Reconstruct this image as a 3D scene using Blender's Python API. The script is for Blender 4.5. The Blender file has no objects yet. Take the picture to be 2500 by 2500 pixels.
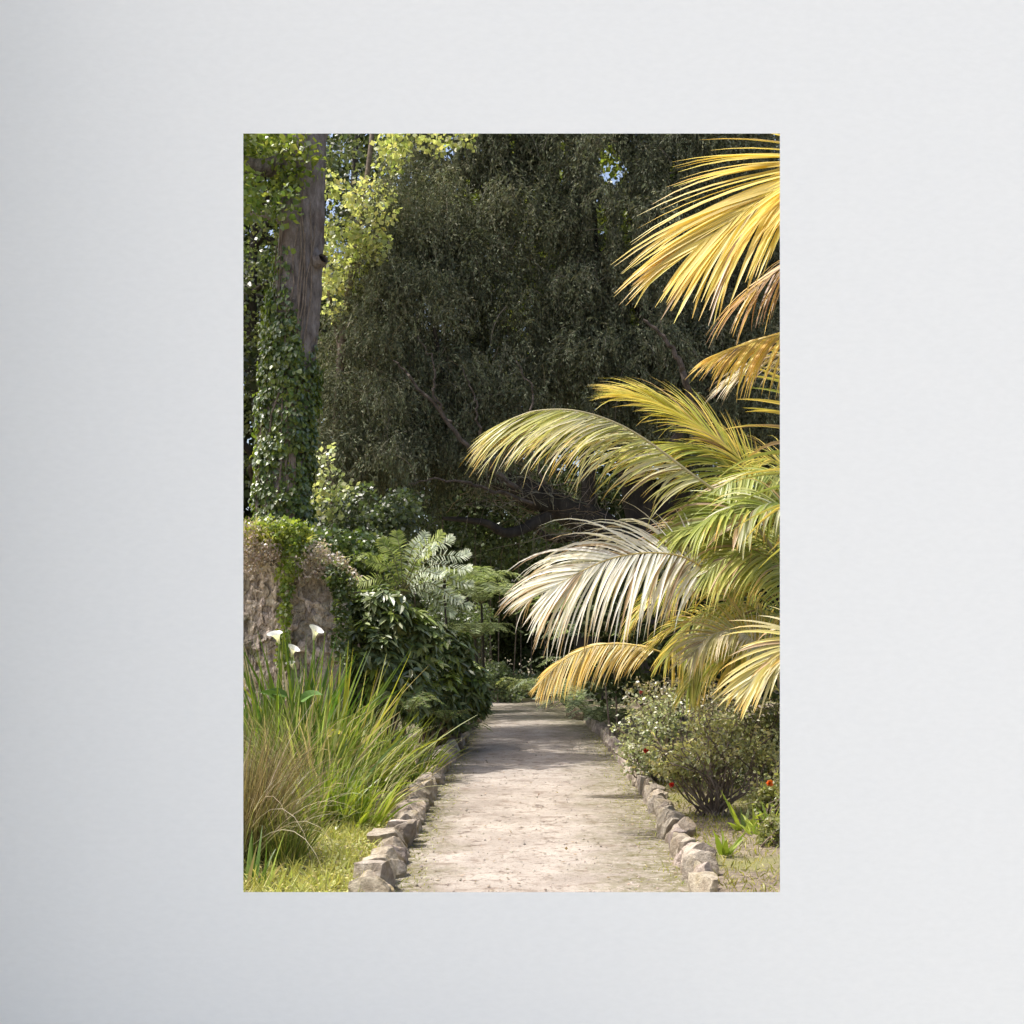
import bpy, bmesh, math
import numpy as np
from mathutils import Vector, noise as mnoise

R = np.random.default_rng(11)
scene = bpy.context.scene
COL = scene.collection
F, CH = 2800.0, 1.6          # focal length in photo pixels, camera height
CX, HZ = 1250.0, 1567.0      # photo column of the camera axis, photo row of the horizon
UPV = np.array([0., 0., 1.])


def W(px, py, d):
    return np.array([(px - CX) / F * d, d, CH - (py - HZ) / F * d])


def nrm(v):
    v = np.asarray(v, float)
    return v / np.maximum(np.linalg.norm(v, axis=-1, keepdims=True), 1e-9)


def rnd(n, a, b):
    return R.uniform(a, b, n)


def rdir(n):
    return nrm(R.normal(size=(n, 3)))


# ------------------------------------------------------------------ mesh accumulator
class Acc:
    def __init__(s):
        s.v, s.c, s.f, s.n = [], [], [], 0

    def add(s, v, f, c):
        v = np.asarray(v, float).reshape(-1, 3)
        f = np.asarray(f, int)
        c = np.asarray(c, float)
        if c.ndim == 1:
            c = np.tile(c, (len(v), 1))
        s.v.append(v); s.c.append(c.reshape(-1, 3)); s.f.append(f + s.n)
        s.n += len(v)

    def build(s, name, mat, parent=None, base=None, smooth=False):
        me = bpy.data.meshes.new(name)
        v = np.concatenate(s.v)
        org = np.array(parent.matrix_basis.translation) if parent is not None else np.zeros(3)
        if parent is not None and parent.parent is not None:
            org = org + np.array(parent.parent.matrix_basis.translation)
        if base is not None:
            org = np.asarray(base, float)
        v = v - org
        tot, idx = [], []
        for f in s.f:
            tot.append(np.full(len(f), f.shape[1])); idx.append(f.ravel())
        tot = np.concatenate(tot); idx = np.concatenate(idx)
        me.vertices.add(len(v)); me.vertices.foreach_set('co', v.astype(np.float32).ravel())
        me.loops.add(len(idx)); me.loops.foreach_set('vertex_index', idx.astype(np.int32))
        me.polygons.add(len(tot))
        st = np.concatenate([[0], np.cumsum(tot)[:-1]])
        me.polygons.foreach_set('loop_start', st.astype(np.int32))
        me.polygons.foreach_set('loop_total', tot.astype(np.int32))
        me.polygons.foreach_set('use_smooth', np.full(len(tot), bool(smooth)))
        a = me.attributes.new('Col', 'FLOAT_COLOR', 'POINT')
        c = np.concatenate(s.c)
        a.data.foreach_set('color', np.concatenate([c, np.ones((len(c), 1))], 1).astype(np.float32).ravel())
        me.update(calc_edges=True)
        me.materials.append(mat)
        o = bpy.data.objects.new(name, me)
        COL.objects.link(o)
        if parent is not None:
            o.parent = parent
        elif base is not None:
            o.location = tuple(base)
        return o


def tag(o, label=None, cat=None, group=None, kind=None):
    for k, x in (('label', label), ('category', cat), ('group', group), ('kind', kind)):
        if x:
            o[k] = x
    return o


def thing(name, label, cat, loc, group=None):
    o = bpy.data.objects.new(name, None)
    o.empty_display_size = .1
    COL.objects.link(o)
    o.location = tuple(float(q) for q in loc)
    return tag(o, label, cat, group)


# ------------------------------------------------------------------ shape helpers
def vary(col, n, amt=.25, hue=.08):
    c = np.tile(np.asarray(col, float), (n, 1)) if np.ndim(col) == 1 else np.asarray(col, float)
    return np.clip(c * rnd((n, 1), 1 - amt, 1 + amt) * rnd((n, 3), 1 - hue, 1 + hue), .004, .9)


def mixc(a, b, t):
    t = np.asarray(t)[..., None]
    return np.asarray(a) * (1 - t) + np.asarray(b) * t


def grow(base, d0, L, g, k, pw=1.0):
    """curved strands: (n,k+1,3) points bending under gravity"""
    p = np.array(base, float); d = nrm(d0); out = [p.copy()]
    for j in range(k):
        p = p + d * (L / k)[:, None]
        out.append(p.copy())
        d = nrm(d + np.array([0, 0, -1.]) * (g * (((j + 1) / k) ** pw) / k * 2)[:, None])
    return np.stack(out, 1)


def ribbons(acc, P, wd, prof, col, ref=None, fold=0.0):
    """flat leaf blades along strands; ref (n,3) roughly the blade's face direction"""
    n, k, _ = P.shape
    T = np.empty_like(P)
    T[:, 1:-1] = P[:, 2:] - P[:, :-2]; T[:, 0] = P[:, 1] - P[:, 0]; T[:, -1] = P[:, -1] - P[:, -2]
    T = nrm(T)
    if ref is None:
        ref = rdir(n)
    S = nrm(np.cross(T, ref[:, None, :]))
    w = (np.asarray(wd) * np.ones(n))[:, None] * np.asarray(prof)[None, :]
    col = np.asarray(col, float)
    if col.ndim == 2:
        col = np.repeat(col[:, None, :], k, 1)
    m = 3 if fold else 2
    if fold:
        N = np.cross(S, T)
        V = np.stack([P - S * w[..., None] + N * (w * fold)[..., None], P, P + S * w[..., None] + N * (w * fold)[..., None]], 2)
    else:
        V = np.stack([P - S * w[..., None], P + S * w[..., None]], 2)
    C = np.repeat(col[:, :, None, :], m, 2)
    i = np.arange(n)[:, None, None]; j = np.arange(k - 1)[None, :, None]; q = np.arange(m - 1)[None, None, :]
    b = (i * k + j) * m + q
    f = np.stack([b, b + 1, b + 1 + m, b + m], -1).reshape(-1, 4)
    acc.add(V.reshape(-1, 3), f, C.reshape(-1, 3))


def leaves(acc, p, d, nor, L, wd, col, fold=.25, shape=6):
    """folded leaves; p base, d direction, nor face normal"""
    n = len(p)
    d = nrm(d); s = nrm(np.cross(d, nor)); u = np.cross(s, d)
    L = (np.asarray(L) * np.ones(n))[:, None]; wd = (np.asarray(wd) * np.ones(n))[:, None]
    up = u * wd * fold
    if shape == 4:
        V = np.stack([p, p + d * L * .5 - s * wd, p + d * L, p + d * L * .5 + s * wd], 1)
        f = np.arange(n)[:, None] * 4 + np.array([[0, 1, 2, 3]])
        m = 4
    else:
        dr = -UPV * L * .12
        V = np.stack([p, p + d * L * .3 - s * wd + up, p + d * L * .68 - s * wd * .8 + up + dr * .4, p + d * L + dr,
                      p + d * L * .68 + s * wd * .8 + up + dr * .4, p + d * L * .3 + s * wd + up], 1)
        b = np.arange(n)[:, None] * 6
        f = np.concatenate([b + np.array([[0, 1, 2, 3]]), b + np.array([[0, 3, 4, 5]])])
        m = 6
    acc.add(V.reshape(-1, 3), f, np.repeat(col, m, 0))


def spline(ctrl, n):
    c = np.asarray(ctrl, float)
    p = np.vstack([2 * c[0] - c[1], c, 2 * c[-1] - c[-2]])
    t = np.linspace(0, len(c) - 1 - 1e-6, n)
    i = t.astype(int); u = (t - i)[:, None]
    a, b, cc, d = p[i], p[i + 1], p[i + 2], p[i + 3]
    return .5 * (2 * b + (cc - a) * u + (2 * a - 5 * b + 4 * cc - d) * u ** 2 + (3 * b - a - 3 * cc + d) * u ** 3)


def tube(acc, pts, rad, seg, col, jit=0.0):
    pts = np.asarray(pts, float); k = len(pts)
    rad = np.asarray(rad) * np.ones(k)
    T = np.gradient(pts, axis=0); T = nrm(T)
    ref = np.array([.31, .95, .05]) if abs(T[0, 1]) < .8 else np.array([1., 0, .1])
    A = nrm(np.cross(T, ref)); B = np.cross(T, A)
    an = np.linspace(0, 2 * math.pi, seg, endpoint=False)
    rr = rad[:, None] * (1 + (R.normal(size=(k, seg)) * jit if jit else 0))
    V = pts[:, None] + rr[..., None] * (A[:, None] * np.cos(an)[None, :, None] + B[:, None] * np.sin(an)[None, :, None])
    i = np.arange(k - 1)[:, None]; j = np.arange(seg)[None]
    f = np.stack([i * seg + j, i * seg + (j + 1) % seg, (i + 1) * seg + (j + 1) % seg, (i + 1) * seg + j], -1).reshape(-1, 4)
    V = V.reshape(-1, 3)
    c = np.asarray(col, float)
    acc.add(V, f, c if c.ndim == 1 else np.repeat(c, seg, 0))


# ------------------------------------------------------------------ materials
def new_mat(name):
    m = bpy.data.materials.new(name); m.use_nodes = True
    nt = m.node_tree; nt.nodes.clear()
    return m, nt, nt.nodes.new('ShaderNodeOutputMaterial')


def leaf_mat(name, tr=.35, gloss=.06, rough=.4, boost=1.3):
    m, nt, out = new_mat(name)
    N, L = nt.nodes.new, nt.links.new
    at = N('ShaderNodeAttribute'); at.attribute_name = 'Col'
    df = N('ShaderNodeBsdfDiffuse'); L(at.outputs['Color'], df.inputs[0])
    tl = N('ShaderNodeBsdfTranslucent')
    mc = N('ShaderNodeMix'); mc.data_type = 'RGBA'; mc.blend_type = 'MULTIPLY'; mc.inputs[0].default_value = 1
    L(at.outputs['Color'], mc.inputs[6]); mc.inputs[7].default_value = (boost, boost * 1.02, boost * .6, 1)
    L(mc.outputs[2], tl.inputs[0])
    mx = N('ShaderNodeMixShader'); mx.inputs[0].default_value = tr
    L(df.outputs[0], mx.inputs[1]); L(tl.outputs[0], mx.inputs[2])
    gl = N('ShaderNodeBsdfGlossy'); gl.inputs['Roughness'].default_value = rough
    lw = N('ShaderNodeLayerWeight'); lw.inputs[0].default_value = .35
    ma = N('ShaderNodeMath'); ma.operation = 'MULTIPLY_ADD'; ma.inputs[1].default_value = gloss * 3; ma.inputs[2].default_value = gloss * .5
    L(lw.outputs['Fresnel'], ma.inputs[0])
    m2 = N('ShaderNodeMixShader'); L(ma.outputs[0], m2.inputs[0]); L(mx.outputs[0], m2.inputs[1]); L(gl.outputs[0], m2.inputs[2])
    L(m2.outputs[0], out.inputs[0])
    return m


def rough_mat(name, c1, c2, scale=8, detail=8, bump=.4, bscale=None, stretch=(1, 1, 1), c3=None, s3=2.0, t3=(.55, .7), attr=False, dist=.03):
    m, nt, out = new_mat(name)
    N, L = nt.nodes.new, nt.links.new
    tc = N('ShaderNodeTexCoord'); mp = N('ShaderNodeMapping'); mp.inputs['Scale'].default_value = stretch
    L(tc.outputs['Object'], mp.inputs[0])
    nz = N('ShaderNodeTexNoise'); nz.inputs['Scale'].default_value = scale; nz.inputs['Detail'].default_value = detail; nz.inputs['Roughness'].default_value = .65
    L(mp.outputs[0], nz.inputs['Vector'])
    rp = N('ShaderNodeValToRGB'); rp.color_ramp.elements[0].position = .33; rp.color_ramp.elements[1].position = .68
    rp.color_ramp.elements[0].color = (*c1, 1); rp.color_ramp.elements[1].color = (*c2, 1)
    L(nz.outputs[0], rp.inputs[0])
    col = rp.outputs[0]
    if c3:
        n3 = N('ShaderNodeTexNoise'); n3.inputs['Scale'].default_value = s3; n3.inputs['Detail'].default_value = 6
        L(tc.outputs['Object'], n3.inputs['Vector'])
        r3 = N('ShaderNodeMapRange'); r3.inputs[1].default_value, r3.inputs[2].default_value = t3
        L(n3.outputs[0], r3.inputs[0])
        mx = N('ShaderNodeMix'); mx.data_type = 'RGBA'; L(r3.outputs[0], mx.inputs[0]); L(col, mx.inputs[6]); mx.inputs[7].default_value = (*c3, 1)
        col = mx.outputs[2]
    if attr:
        at = N('ShaderNodeAttribute'); at.attribute_name = 'Col'
        mm = N('ShaderNodeMix'); mm.data_type = 'RGBA'; mm.blend_type = 'MULTIPLY'; mm.inputs[0].default_value = 1
        L(col, mm.inputs[6]); L(at.outputs['Color'], mm.inputs[7]); col = mm.outputs[2]
    b = N('ShaderNodeBsdfPrincipled'); b.inputs['Roughness'].default_value = .9
    b.inputs['Specular IOR Level'].default_value = .2
    L(col, b.inputs['Base Color'])
    nb = N('ShaderNodeTexNoise'); nb.inputs['Scale'].default_value = bscale or scale * 1.5; nb.inputs['Detail'].default_value = 8; nb.inputs['Roughness'].default_value = .7
    L(mp.outputs[0], nb.inputs['Vector'])
    bp = N('ShaderNodeBump'); bp.inputs['Strength'].default_value = bump; bp.inputs['Distance'].default_value = dist
    L(nb.outputs[0], bp.inputs['Height']); L(bp.outputs[0], b.inputs['Normal'])
    L(b.outputs[0], out.inputs[0])
    return m


M_PALM = leaf_mat('palm_leaf', .40, .06, .42, 1.25)
M_LEAF = leaf_mat('soft_leaf', .40, .04, .5, 1.5)
M_DARK = leaf_mat('dark_leaf', .18, .006, .6, 1.2)
M_GLOSS = leaf_mat('glossy_leaf', .25, .03, .45, 1.4)
M_GRASS = leaf_mat('grass_blade', .40, .025, .5, 1.4)
M_PETAL = leaf_mat('petal', .35, .04, .4, 1.1)
M_STEM = leaf_mat('green_stem', .0, .05, .4)
M_BARK = rough_mat('bark', (.13, .105, .092), (.38, .33, .31), 11, 12, 1.0, 17, (1, 1, .45), c3=(.17, .12, .095), s3=1.7, t3=(.56, .66), dist=.08)
M_TWIG = rough_mat('twig', (.10, .075, .055), (.25, .20, .16), 10, 4, .3)
M_DBARK = rough_mat('dark_bark', (.028, .024, .02), (.085, .072, .06), 5, 8, .8, 9, (1, 1, .3))
M_BRANCH = rough_mat('branch_bark', (.05, .04, .033), (.15, .12, .10), 8, 6, .6, 14)
M_STONE = rough_mat('kerb_stone', (.22, .18, .145), (.54, .485, .42), 11, 12, .9, 26, c3=(.25, .20, .12), s3=6, t3=(.50, .62), attr=True, dist=.03)
M_RUBBLE = rough_mat('rubble_wall', (.24, .195, .16), (.60, .52, .44), 9, 12, .9, 24, (1.5, 1.5, .8), c3=(.15, .14, .11), s3=2.6, t3=(.56, .70), dist=.03, attr=True)
M_SOIL = rough_mat('bed_soil', (.10, .08, .06), (.34, .28, .21), 14, 12, .8, 30, c3=(.22, .21, .09), s3=1.1, t3=(.45, .62))
M_REFLECTOR = rough_mat('reflector_pale', (.44, .435, .43), (.60, .59, .58), 30, 8, .3)

# sandy path: pale sand, scuffed hollows, moss creeping in from the edges, with shade painted in at right (attribute = distance to edge)
m, nt, out = new_mat('sandy_path'); M_PATH = m
N, L = nt.nodes.new, nt.links.new
tc = N('ShaderNodeTexCoord')


def noi(sc, de, ro=.6, vec=None):
    q = N('ShaderNodeTexNoise'); q.inputs['Scale'].default_value = sc; q.inputs['Detail'].default_value = de; q.inputs['Roughness'].default_value = ro
    L(vec or tc.outputs['Object'], q.inputs['Vector']); return q.outputs[0]


def mrange(x, a, b, c=0., d=1.):
    q = N('ShaderNodeMapRange'); q.inputs[1].default_value, q.inputs[2].default_value, q.inputs[3].default_value, q.inputs[4].default_value = a, b, c, d
    L(x, q.inputs[0]); return q.outputs[0]


def mixn(f, a, b):
    q = N('ShaderNodeMix'); q.data_type = 'RGBA'; L(f, q.inputs[0])
    for s, x in ((6, a), (7, b)):
        if isinstance(x, tuple): q.inputs[s].default_value = (*x, 1)
        else: L(x, q.inputs[s])
    return q.outputs[2]


def mth(op, a, b):
    q = N('ShaderNodeMath'); q.operation = op
    for s, x in ((0, a), (1, b)):
        if isinstance(x, (int, float)): q.inputs[s].default_value = x
        else: L(x, q.inputs[s])
    return q.outputs[0]


at = N('ShaderNodeAttribute'); at.attribute_name = 'Col'
sp = N('ShaderNodeSeparateColor'); L(at.outputs['Color'], sp.inputs[0])
c = mixn(mrange(noi(1.6, 8), .35, .68), (.285, .248, .212), (.43, .385, .335))
c = mixn(mrange(noi(28, 6, .7), .30, .46), (.17, .13, .10), c)
mpn = N('ShaderNodeMapping'); mpn.inputs['Scale'].default_value = (.9, 1.15, 1); L(tc.outputs['Object'], mpn.inputs[0])
hol = mrange(noi(5.5, 5, .55, mpn.outputs[0]), .56, .66)
c = mixn(mth('MULTIPLY', hol, .6), c, (.18, .135, .105))
c = mixn(mth('MULTIPLY', mrange(noi(6, 7, .7, mpn.outputs[0]), .59, .64), .8), c, (.12, .092, .075))
mo = mth('MULTIPLY', mrange(mth('ADD', sp.outputs[0], mth('MULTIPLY', noi(2.2, 7), .9)), .95, .55), mrange(noi(16, 6, .7), .36, .56))
c = mixn(mth('MULTIPLY', mo, .8), c, (.115, .108, .04))
lit = mrange(noi(45, 3, .5), .66, .70)
c = mixn(mth('MULTIPLY', lit, .6), c, (.10, .065, .045))
b = N('ShaderNodeBsdfPrincipled'); b.inputs['Roughness'].default_value = .95; b.inputs['Specular IOR Level'].default_value = .1
L(c, b.inputs['Base Color'])
h = mth('ADD', mth('MULTIPLY', noi(5.5, 5, .55, mpn.outputs[0]), -1.0), mth('MULTIPLY', noi(38, 8, .7), .35))
bp = N('ShaderNodeBump'); bp.inputs['Strength'].default_value = .6; bp.inputs['Distance'].default_value = .06
L(h, bp.inputs['Height']); L(bp.outputs[0], b.inputs['Normal']); L(b.outputs[0], out.inputs[0])

# smooth painted wall: faint horizontal grain
m, nt, out = new_mat('painted_wall'); M_WALL = m
N, L = nt.nodes.new, nt.links.new
tc = N('ShaderNodeTexCoord')
mpn = N('ShaderNodeMapping'); mpn.inputs['Scale'].default_value = (1, 1, 2.2); L(tc.outputs['Object'], mpn.inputs[0])
g = noi(34, 4, .55, mpn.outputs[0])
c = mixn(mrange(g, .3, .7), (.762, .764, .716), (.786, .788, .740))
b = N('ShaderNodeBsdfPrincipled'); b.inputs['Roughness'].default_value = .75; b.inputs['Specular IOR Level'].default_value = .15
L(c, b.inputs['Base Color'])
bp = N('ShaderNodeBump'); bp.inputs['Strength'].default_value = .10; bp.inputs['Distance'].default_value = .004
L(g, bp.inputs['Height']); L(bp.outputs[0], b.inputs['Normal']); L(b.outputs[0], out.inputs[0])
M_BAFFLE = rough_mat('baffle_grey', (.46, .46, .46), (.52, .52, .52), 20, 6, .2)

# ------------------------------------------------------------------ ground, path, terrace
EY = np.array([3.6, 7.3, 9, 11, 14.8, 19.2, 23.2, 26, 28, 30, 31.5, 33, 35])
EL = np.array([-.74, -.746, -.76, -.79, -.79, -.72, -.60, -.56, -.62, -1.3, -3., -5., -8.])
ER = np.array([1.13, 1.15, 1.23, 1.32, 1.40, 1.47, 1.36, 1.18, .95, .6, -.2, -2., -4.5])


def pl(y): return np.interp(y, EY, EL)
def pr(y): return np.interp(y, EY, ER)


def bed_h(x, y):
    dl, dr = pl(y) - x, x - pr(y)
    dd = np.maximum(dl, dr)
    return np.where(y > 3.3, .07 * np.clip((dd - .05) / .12, 0, 1) + .03 * np.clip(dd, 0, 1) * (np.sin(x * 2.1 + y) * np.cos(y * 1.7 - x) + .6), 0.)


xs = np.unique(np.concatenate([np.linspace(-60, -6, 14), np.linspace(-6, 6, 161), np.linspace(6, 60, 14)]))
ys = np.unique(np.concatenate([np.linspace(-40, 3.2, 12), np.linspace(3.3, 35, 220), np.linspace(36, 110, 12)]))
X, Y = np.meshgrid(xs, ys)
Z = bed_h(X, Y)
nx, ny = len(xs), len(ys)
i = np.arange(ny - 1)[:, None]; j = np.arange(nx - 1)[None]
fq = np.stack([i * nx + j, i * nx + j + 1, (i + 1) * nx + j + 1, (i + 1) * nx + j], -1).reshape(-1, 4)
a = Acc(); a.add(np.stack([X, Y, Z], -1), fq, (1, 1, 1))
tag(a.build('ground', M_SOIL, smooth=True), 'brown soil of the garden beds on both sides of the path', kind='structure')

ys = np.linspace(3.6, 34.5, 420); u = np.linspace(0, 1, 41)
XL, XR = pl(ys) - .04, pr(ys) + .04
wob = np.array([[.05 * mnoise.noise(Vector((0, y * 1.3, s))) for s in (0, 7)] for y in ys])
XL = XL + wob[:, 0]; XR = XR + wob[:, 1]
X = XL[:, None] + (XR - XL)[:, None] * u[None]; Y = np.repeat(ys[:, None], 41, 1)
E = np.minimum(u, 1 - u)[None] * (XR - XL)[:, None] * 1.15
E = np.where(u[None] > .5, E * .52, E * 1.05)  # wider on the right: moss colour there also paints in shade
Z = .006 + np.array([[.012 * mnoise.noise(Vector((x * 1.8, y * 1.8, 3))) for x, y in zip(rx, ry)] for rx, ry in zip(X, Y)]) * np.clip(E * 2, 0, 1) + .012
nx, ny = 41, 420
i = np.arange(ny - 1)[:, None]; j = np.arange(nx - 1)[None]
fq = np.stack([i * nx + j, i * nx + j + 1, (i + 1) * nx + j + 1, (i + 1) * nx + j], -1).reshape(-1, 4)
a = Acc(); a.add(np.stack([X, Y, Z], -1), fq, np.repeat(E.reshape(-1, 1), 3, 1))
tag(a.build('path', M_PATH, smooth=True), 'pale sandy footpath with scuffed footprints and mossy edges, painted shadier at right, between two rows of stones', kind='structure')

a = Acc(); a.add([(-30, -30, .006), (30, -30, .006), (30, 3.0, .006), (-30, 3.0, .006)], [[0, 1, 2, 3]], (1, 1, 1))  # unseen pale sheet, added to bounce light up onto the wall
tag(a.build('reflector', M_REFLECTOR), 'added unseen pale ground terrace in front of the wall', kind='structure')

# ------------------------------------------------------------------ pale wall with the tall opening
y0, y1 = 3.0, 3.16
ix0, ix1 = (594 - CX) / F * y0, (1904 - CX) / F * y0
iz0, iz1 = CH - (2178 - HZ) / F * y0, CH - (326 - HZ) / F * y0
ox0, ox1, oz0, oz1 = -5.0, 5.0, 0.0, 4.0
fr = [(ox0, oz0), (ox1, oz0), (ox1, oz1), (ox0, oz1)]
fi = [(ix0, iz0), (ix1, iz0), (ix1, iz1), (ix0, iz1)]
bi = [(ix0 - .12, iz0 - .10), (ix1 + .12, iz0 - .10), (ix1 + .12, iz1 + .14), (ix0 - .12, iz1 + .14)]
V = [(x, y0, z) for x, z in fr] + [(x, y0, z) for x, z in fi] + [(x, y1, z) for x, z in fr] + [(x, y1, z) for x, z in bi]
fs = []
for q in range(4):
    r = (q + 1) % 4
    fs += [[q, r, 4 + r, 4 + q], [8 + r, 8 + q, 12 + q, 12 + r], [4 + q, 4 + r, 12 + r, 12 + q], [r, q, 8 + q, 8 + r]]
a = Acc(); a.add(V, fs, (1, 1, 1))
wall = a.build('wall', M_WALL, base=(0, y0, 0))
tag(wall, 'smooth pale grey wall with one tall rectangular opening onto the garden', 'wall')

PX = -1.56
a = Acc()
def box(acc, x0, x1, y0_, y1_, z0, z1, col=(1, 1, 1)):
    v = [(x, y, z) for x in (x0, x1) for y in (y0_, y1_) for z in (z0, z1)]
    acc.add(v, [[0, 1, 3, 2], [4, 6, 7, 5], [0, 4, 5, 1], [2, 3, 7, 6], [0, 2, 6, 4], [1, 5, 7, 3]], col)
box(a, PX - .35, PX, 2.25, 2.998, .0, 4.06)  # unseen block, added to shade the left of the wall
baffle = a.build('baffle', M_BAFFLE, base=(PX, 2.7, 0))
tag(baffle, 'added unseen grey pier standing against the left of the pale wall', 'baffle')

# ------------------------------------------------------------------ kerb stones
ORD = ['first', 'second', 'third', 'fourth', 'fifth', 'sixth', 'seventh', 'eighth', 'ninth', 'tenth', 'eleventh', 'twelfth', 'thirteenth', 'fourteenth', 'fifteenth', 'sixteenth', 'seventeenth', 'eighteenth', 'nineteenth', 'twentieth']


def ordinal(k):
    if k <= 20: return ORD[k - 1]
    t, r = k // 10 * 10, k % 10
    if r == 0: return {30: 'thirtieth', 40: 'fortieth', 50: 'fiftieth', 60: 'sixtieth', 70: 'seventieth', 80: 'eightieth'}[t]
    return {20: 'twenty', 30: 'thirty', 40: 'forty', 50: 'fifty', 60: 'sixty', 70: 'seventy', 80: 'eighty'}[t] + '-' + ORD[r - 1]


def rock(sx, sy, sz, rg, n=12):
    bm = bmesh.new(); bmesh.ops.create_cube(bm, size=2)
    bmesh.ops.subdivide_edges(bm, edges=bm.edges[:], cuts=n, use_grid_fill=True)
    v = np.array([q.co[:] for q in bm.verts]); bm.verts.index_update()
    f = np.array([[q.index for q in p.verts] for p in bm.faces]); bm.free()
    v = .8 * v + .2 * nrm(v) * 1.25
    for _ in range(17):
        d = nrm(rg.normal(size=3) * [1, 1, .9]); h = rg.uniform(.66, 1.12)
        e = v @ d - h
        v = v - np.clip(e, 0, None)[:, None] * d
    v = v * [sx, sy, sz]
    off = rg.uniform(0, 50, 3)
    dn = np.array([mnoise.fractal(Vector(p * 7 + off), 1, 2, 5) for p in v])
    return v + nrm(v) * (dn * .014)[:, None], f


def kerb_row(side, y_start, y_end, seed):
    rg = np.random.default_rng(seed)
    y = y_start; k = 0
    while y < y_end:
        k += 1
        ln = rg.uniform(.15, .25) * (1.12 if side < 0 else 1.0)
        big = rg.random() < .2
        wdt = rg.uniform(.068, .105) * (1.25 if big else 1) * (1.35 if side < 0 else .92); ht = rg.uniform(.115, .15) * (1.12 if big else 1)
        yc = y + ln / 2
        ex = pl(yc) if side < 0 else pr(yc)
        xc = ex + side * (wdt * (.95 if side < 0 else .75) + rg.uniform(-.03, .03))
        v, f = rock(wdt, ln / 2 * 1.12, ht, rg)
        an = rg.uniform(-.3, .3); tl = rg.uniform(-.16, .16) - side * .05
        v = v @ np.array([[math.cos(an), math.sin(an), 0], [-math.sin(an), math.cos(an), 0], [0, 0, 1]])
        v = v @ np.array([[math.cos(tl), 0, math.sin(tl)], [0, 1, 0], [-math.sin(tl), 0, math.cos(tl)]])
        tint = np.array([1, rg.uniform(.95, 1.01), rg.uniform(.88, 1.0)]) * rg.uniform(.68, 1.3)
        base = np.array([xc, yc, .02])
        a = Acc(); a.add(v + base + [0, 0, ht * .30], f, tint)
        o = a.build('kerb_stone', M_STONE, base=base)
        sh = 'large' if big else ('small' if ln < .185 else 'rough')
        tone = 'warm tan' if tint[2] < .9 else ('pale grey' if tint[0] > 1.1 else 'brown')
        tag(o, f'{sh} {tone} kerb stone, {ordinal(k)} from the front in the {"left" if side < 0 else "right"} row',
            'kerb stone', f'kerb stones edging the {"left" if side < 0 else "right"} side of the path')
        y += ln * rg.uniform(.9, 1.0)


kerb_row(-1, 6.75, 22.5, 3)
kerb_row(1, 6.85, 21.5, 5)
rg = np.random.default_rng(9)
for k, (x, y) in enumerate([(1.42, 23.3), (1.38, 23.75), (1.30, 24.2)]):
    v, f = rock(.15, .2, .17, rg)
    a = Acc(); a.add(v + [x, y, .07], f, (.6, .55, .45))
    tag(a.build('kerb_stone', M_STONE, base=(x, y, .02)), f'dark mossy kerb stone beyond the right row, {ordinal(k + 1)} of three under the ferns', 'kerb stone', 'mossy stones beyond the right row')

# ------------------------------------------------------------------ palms
YEL, GLD, GRN, WHT, BRN = (.70, .55, .13), (.68, .45, .10), (.33, .38, .08), (.68, .62, .48), (.38, .22, .12)


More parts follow.
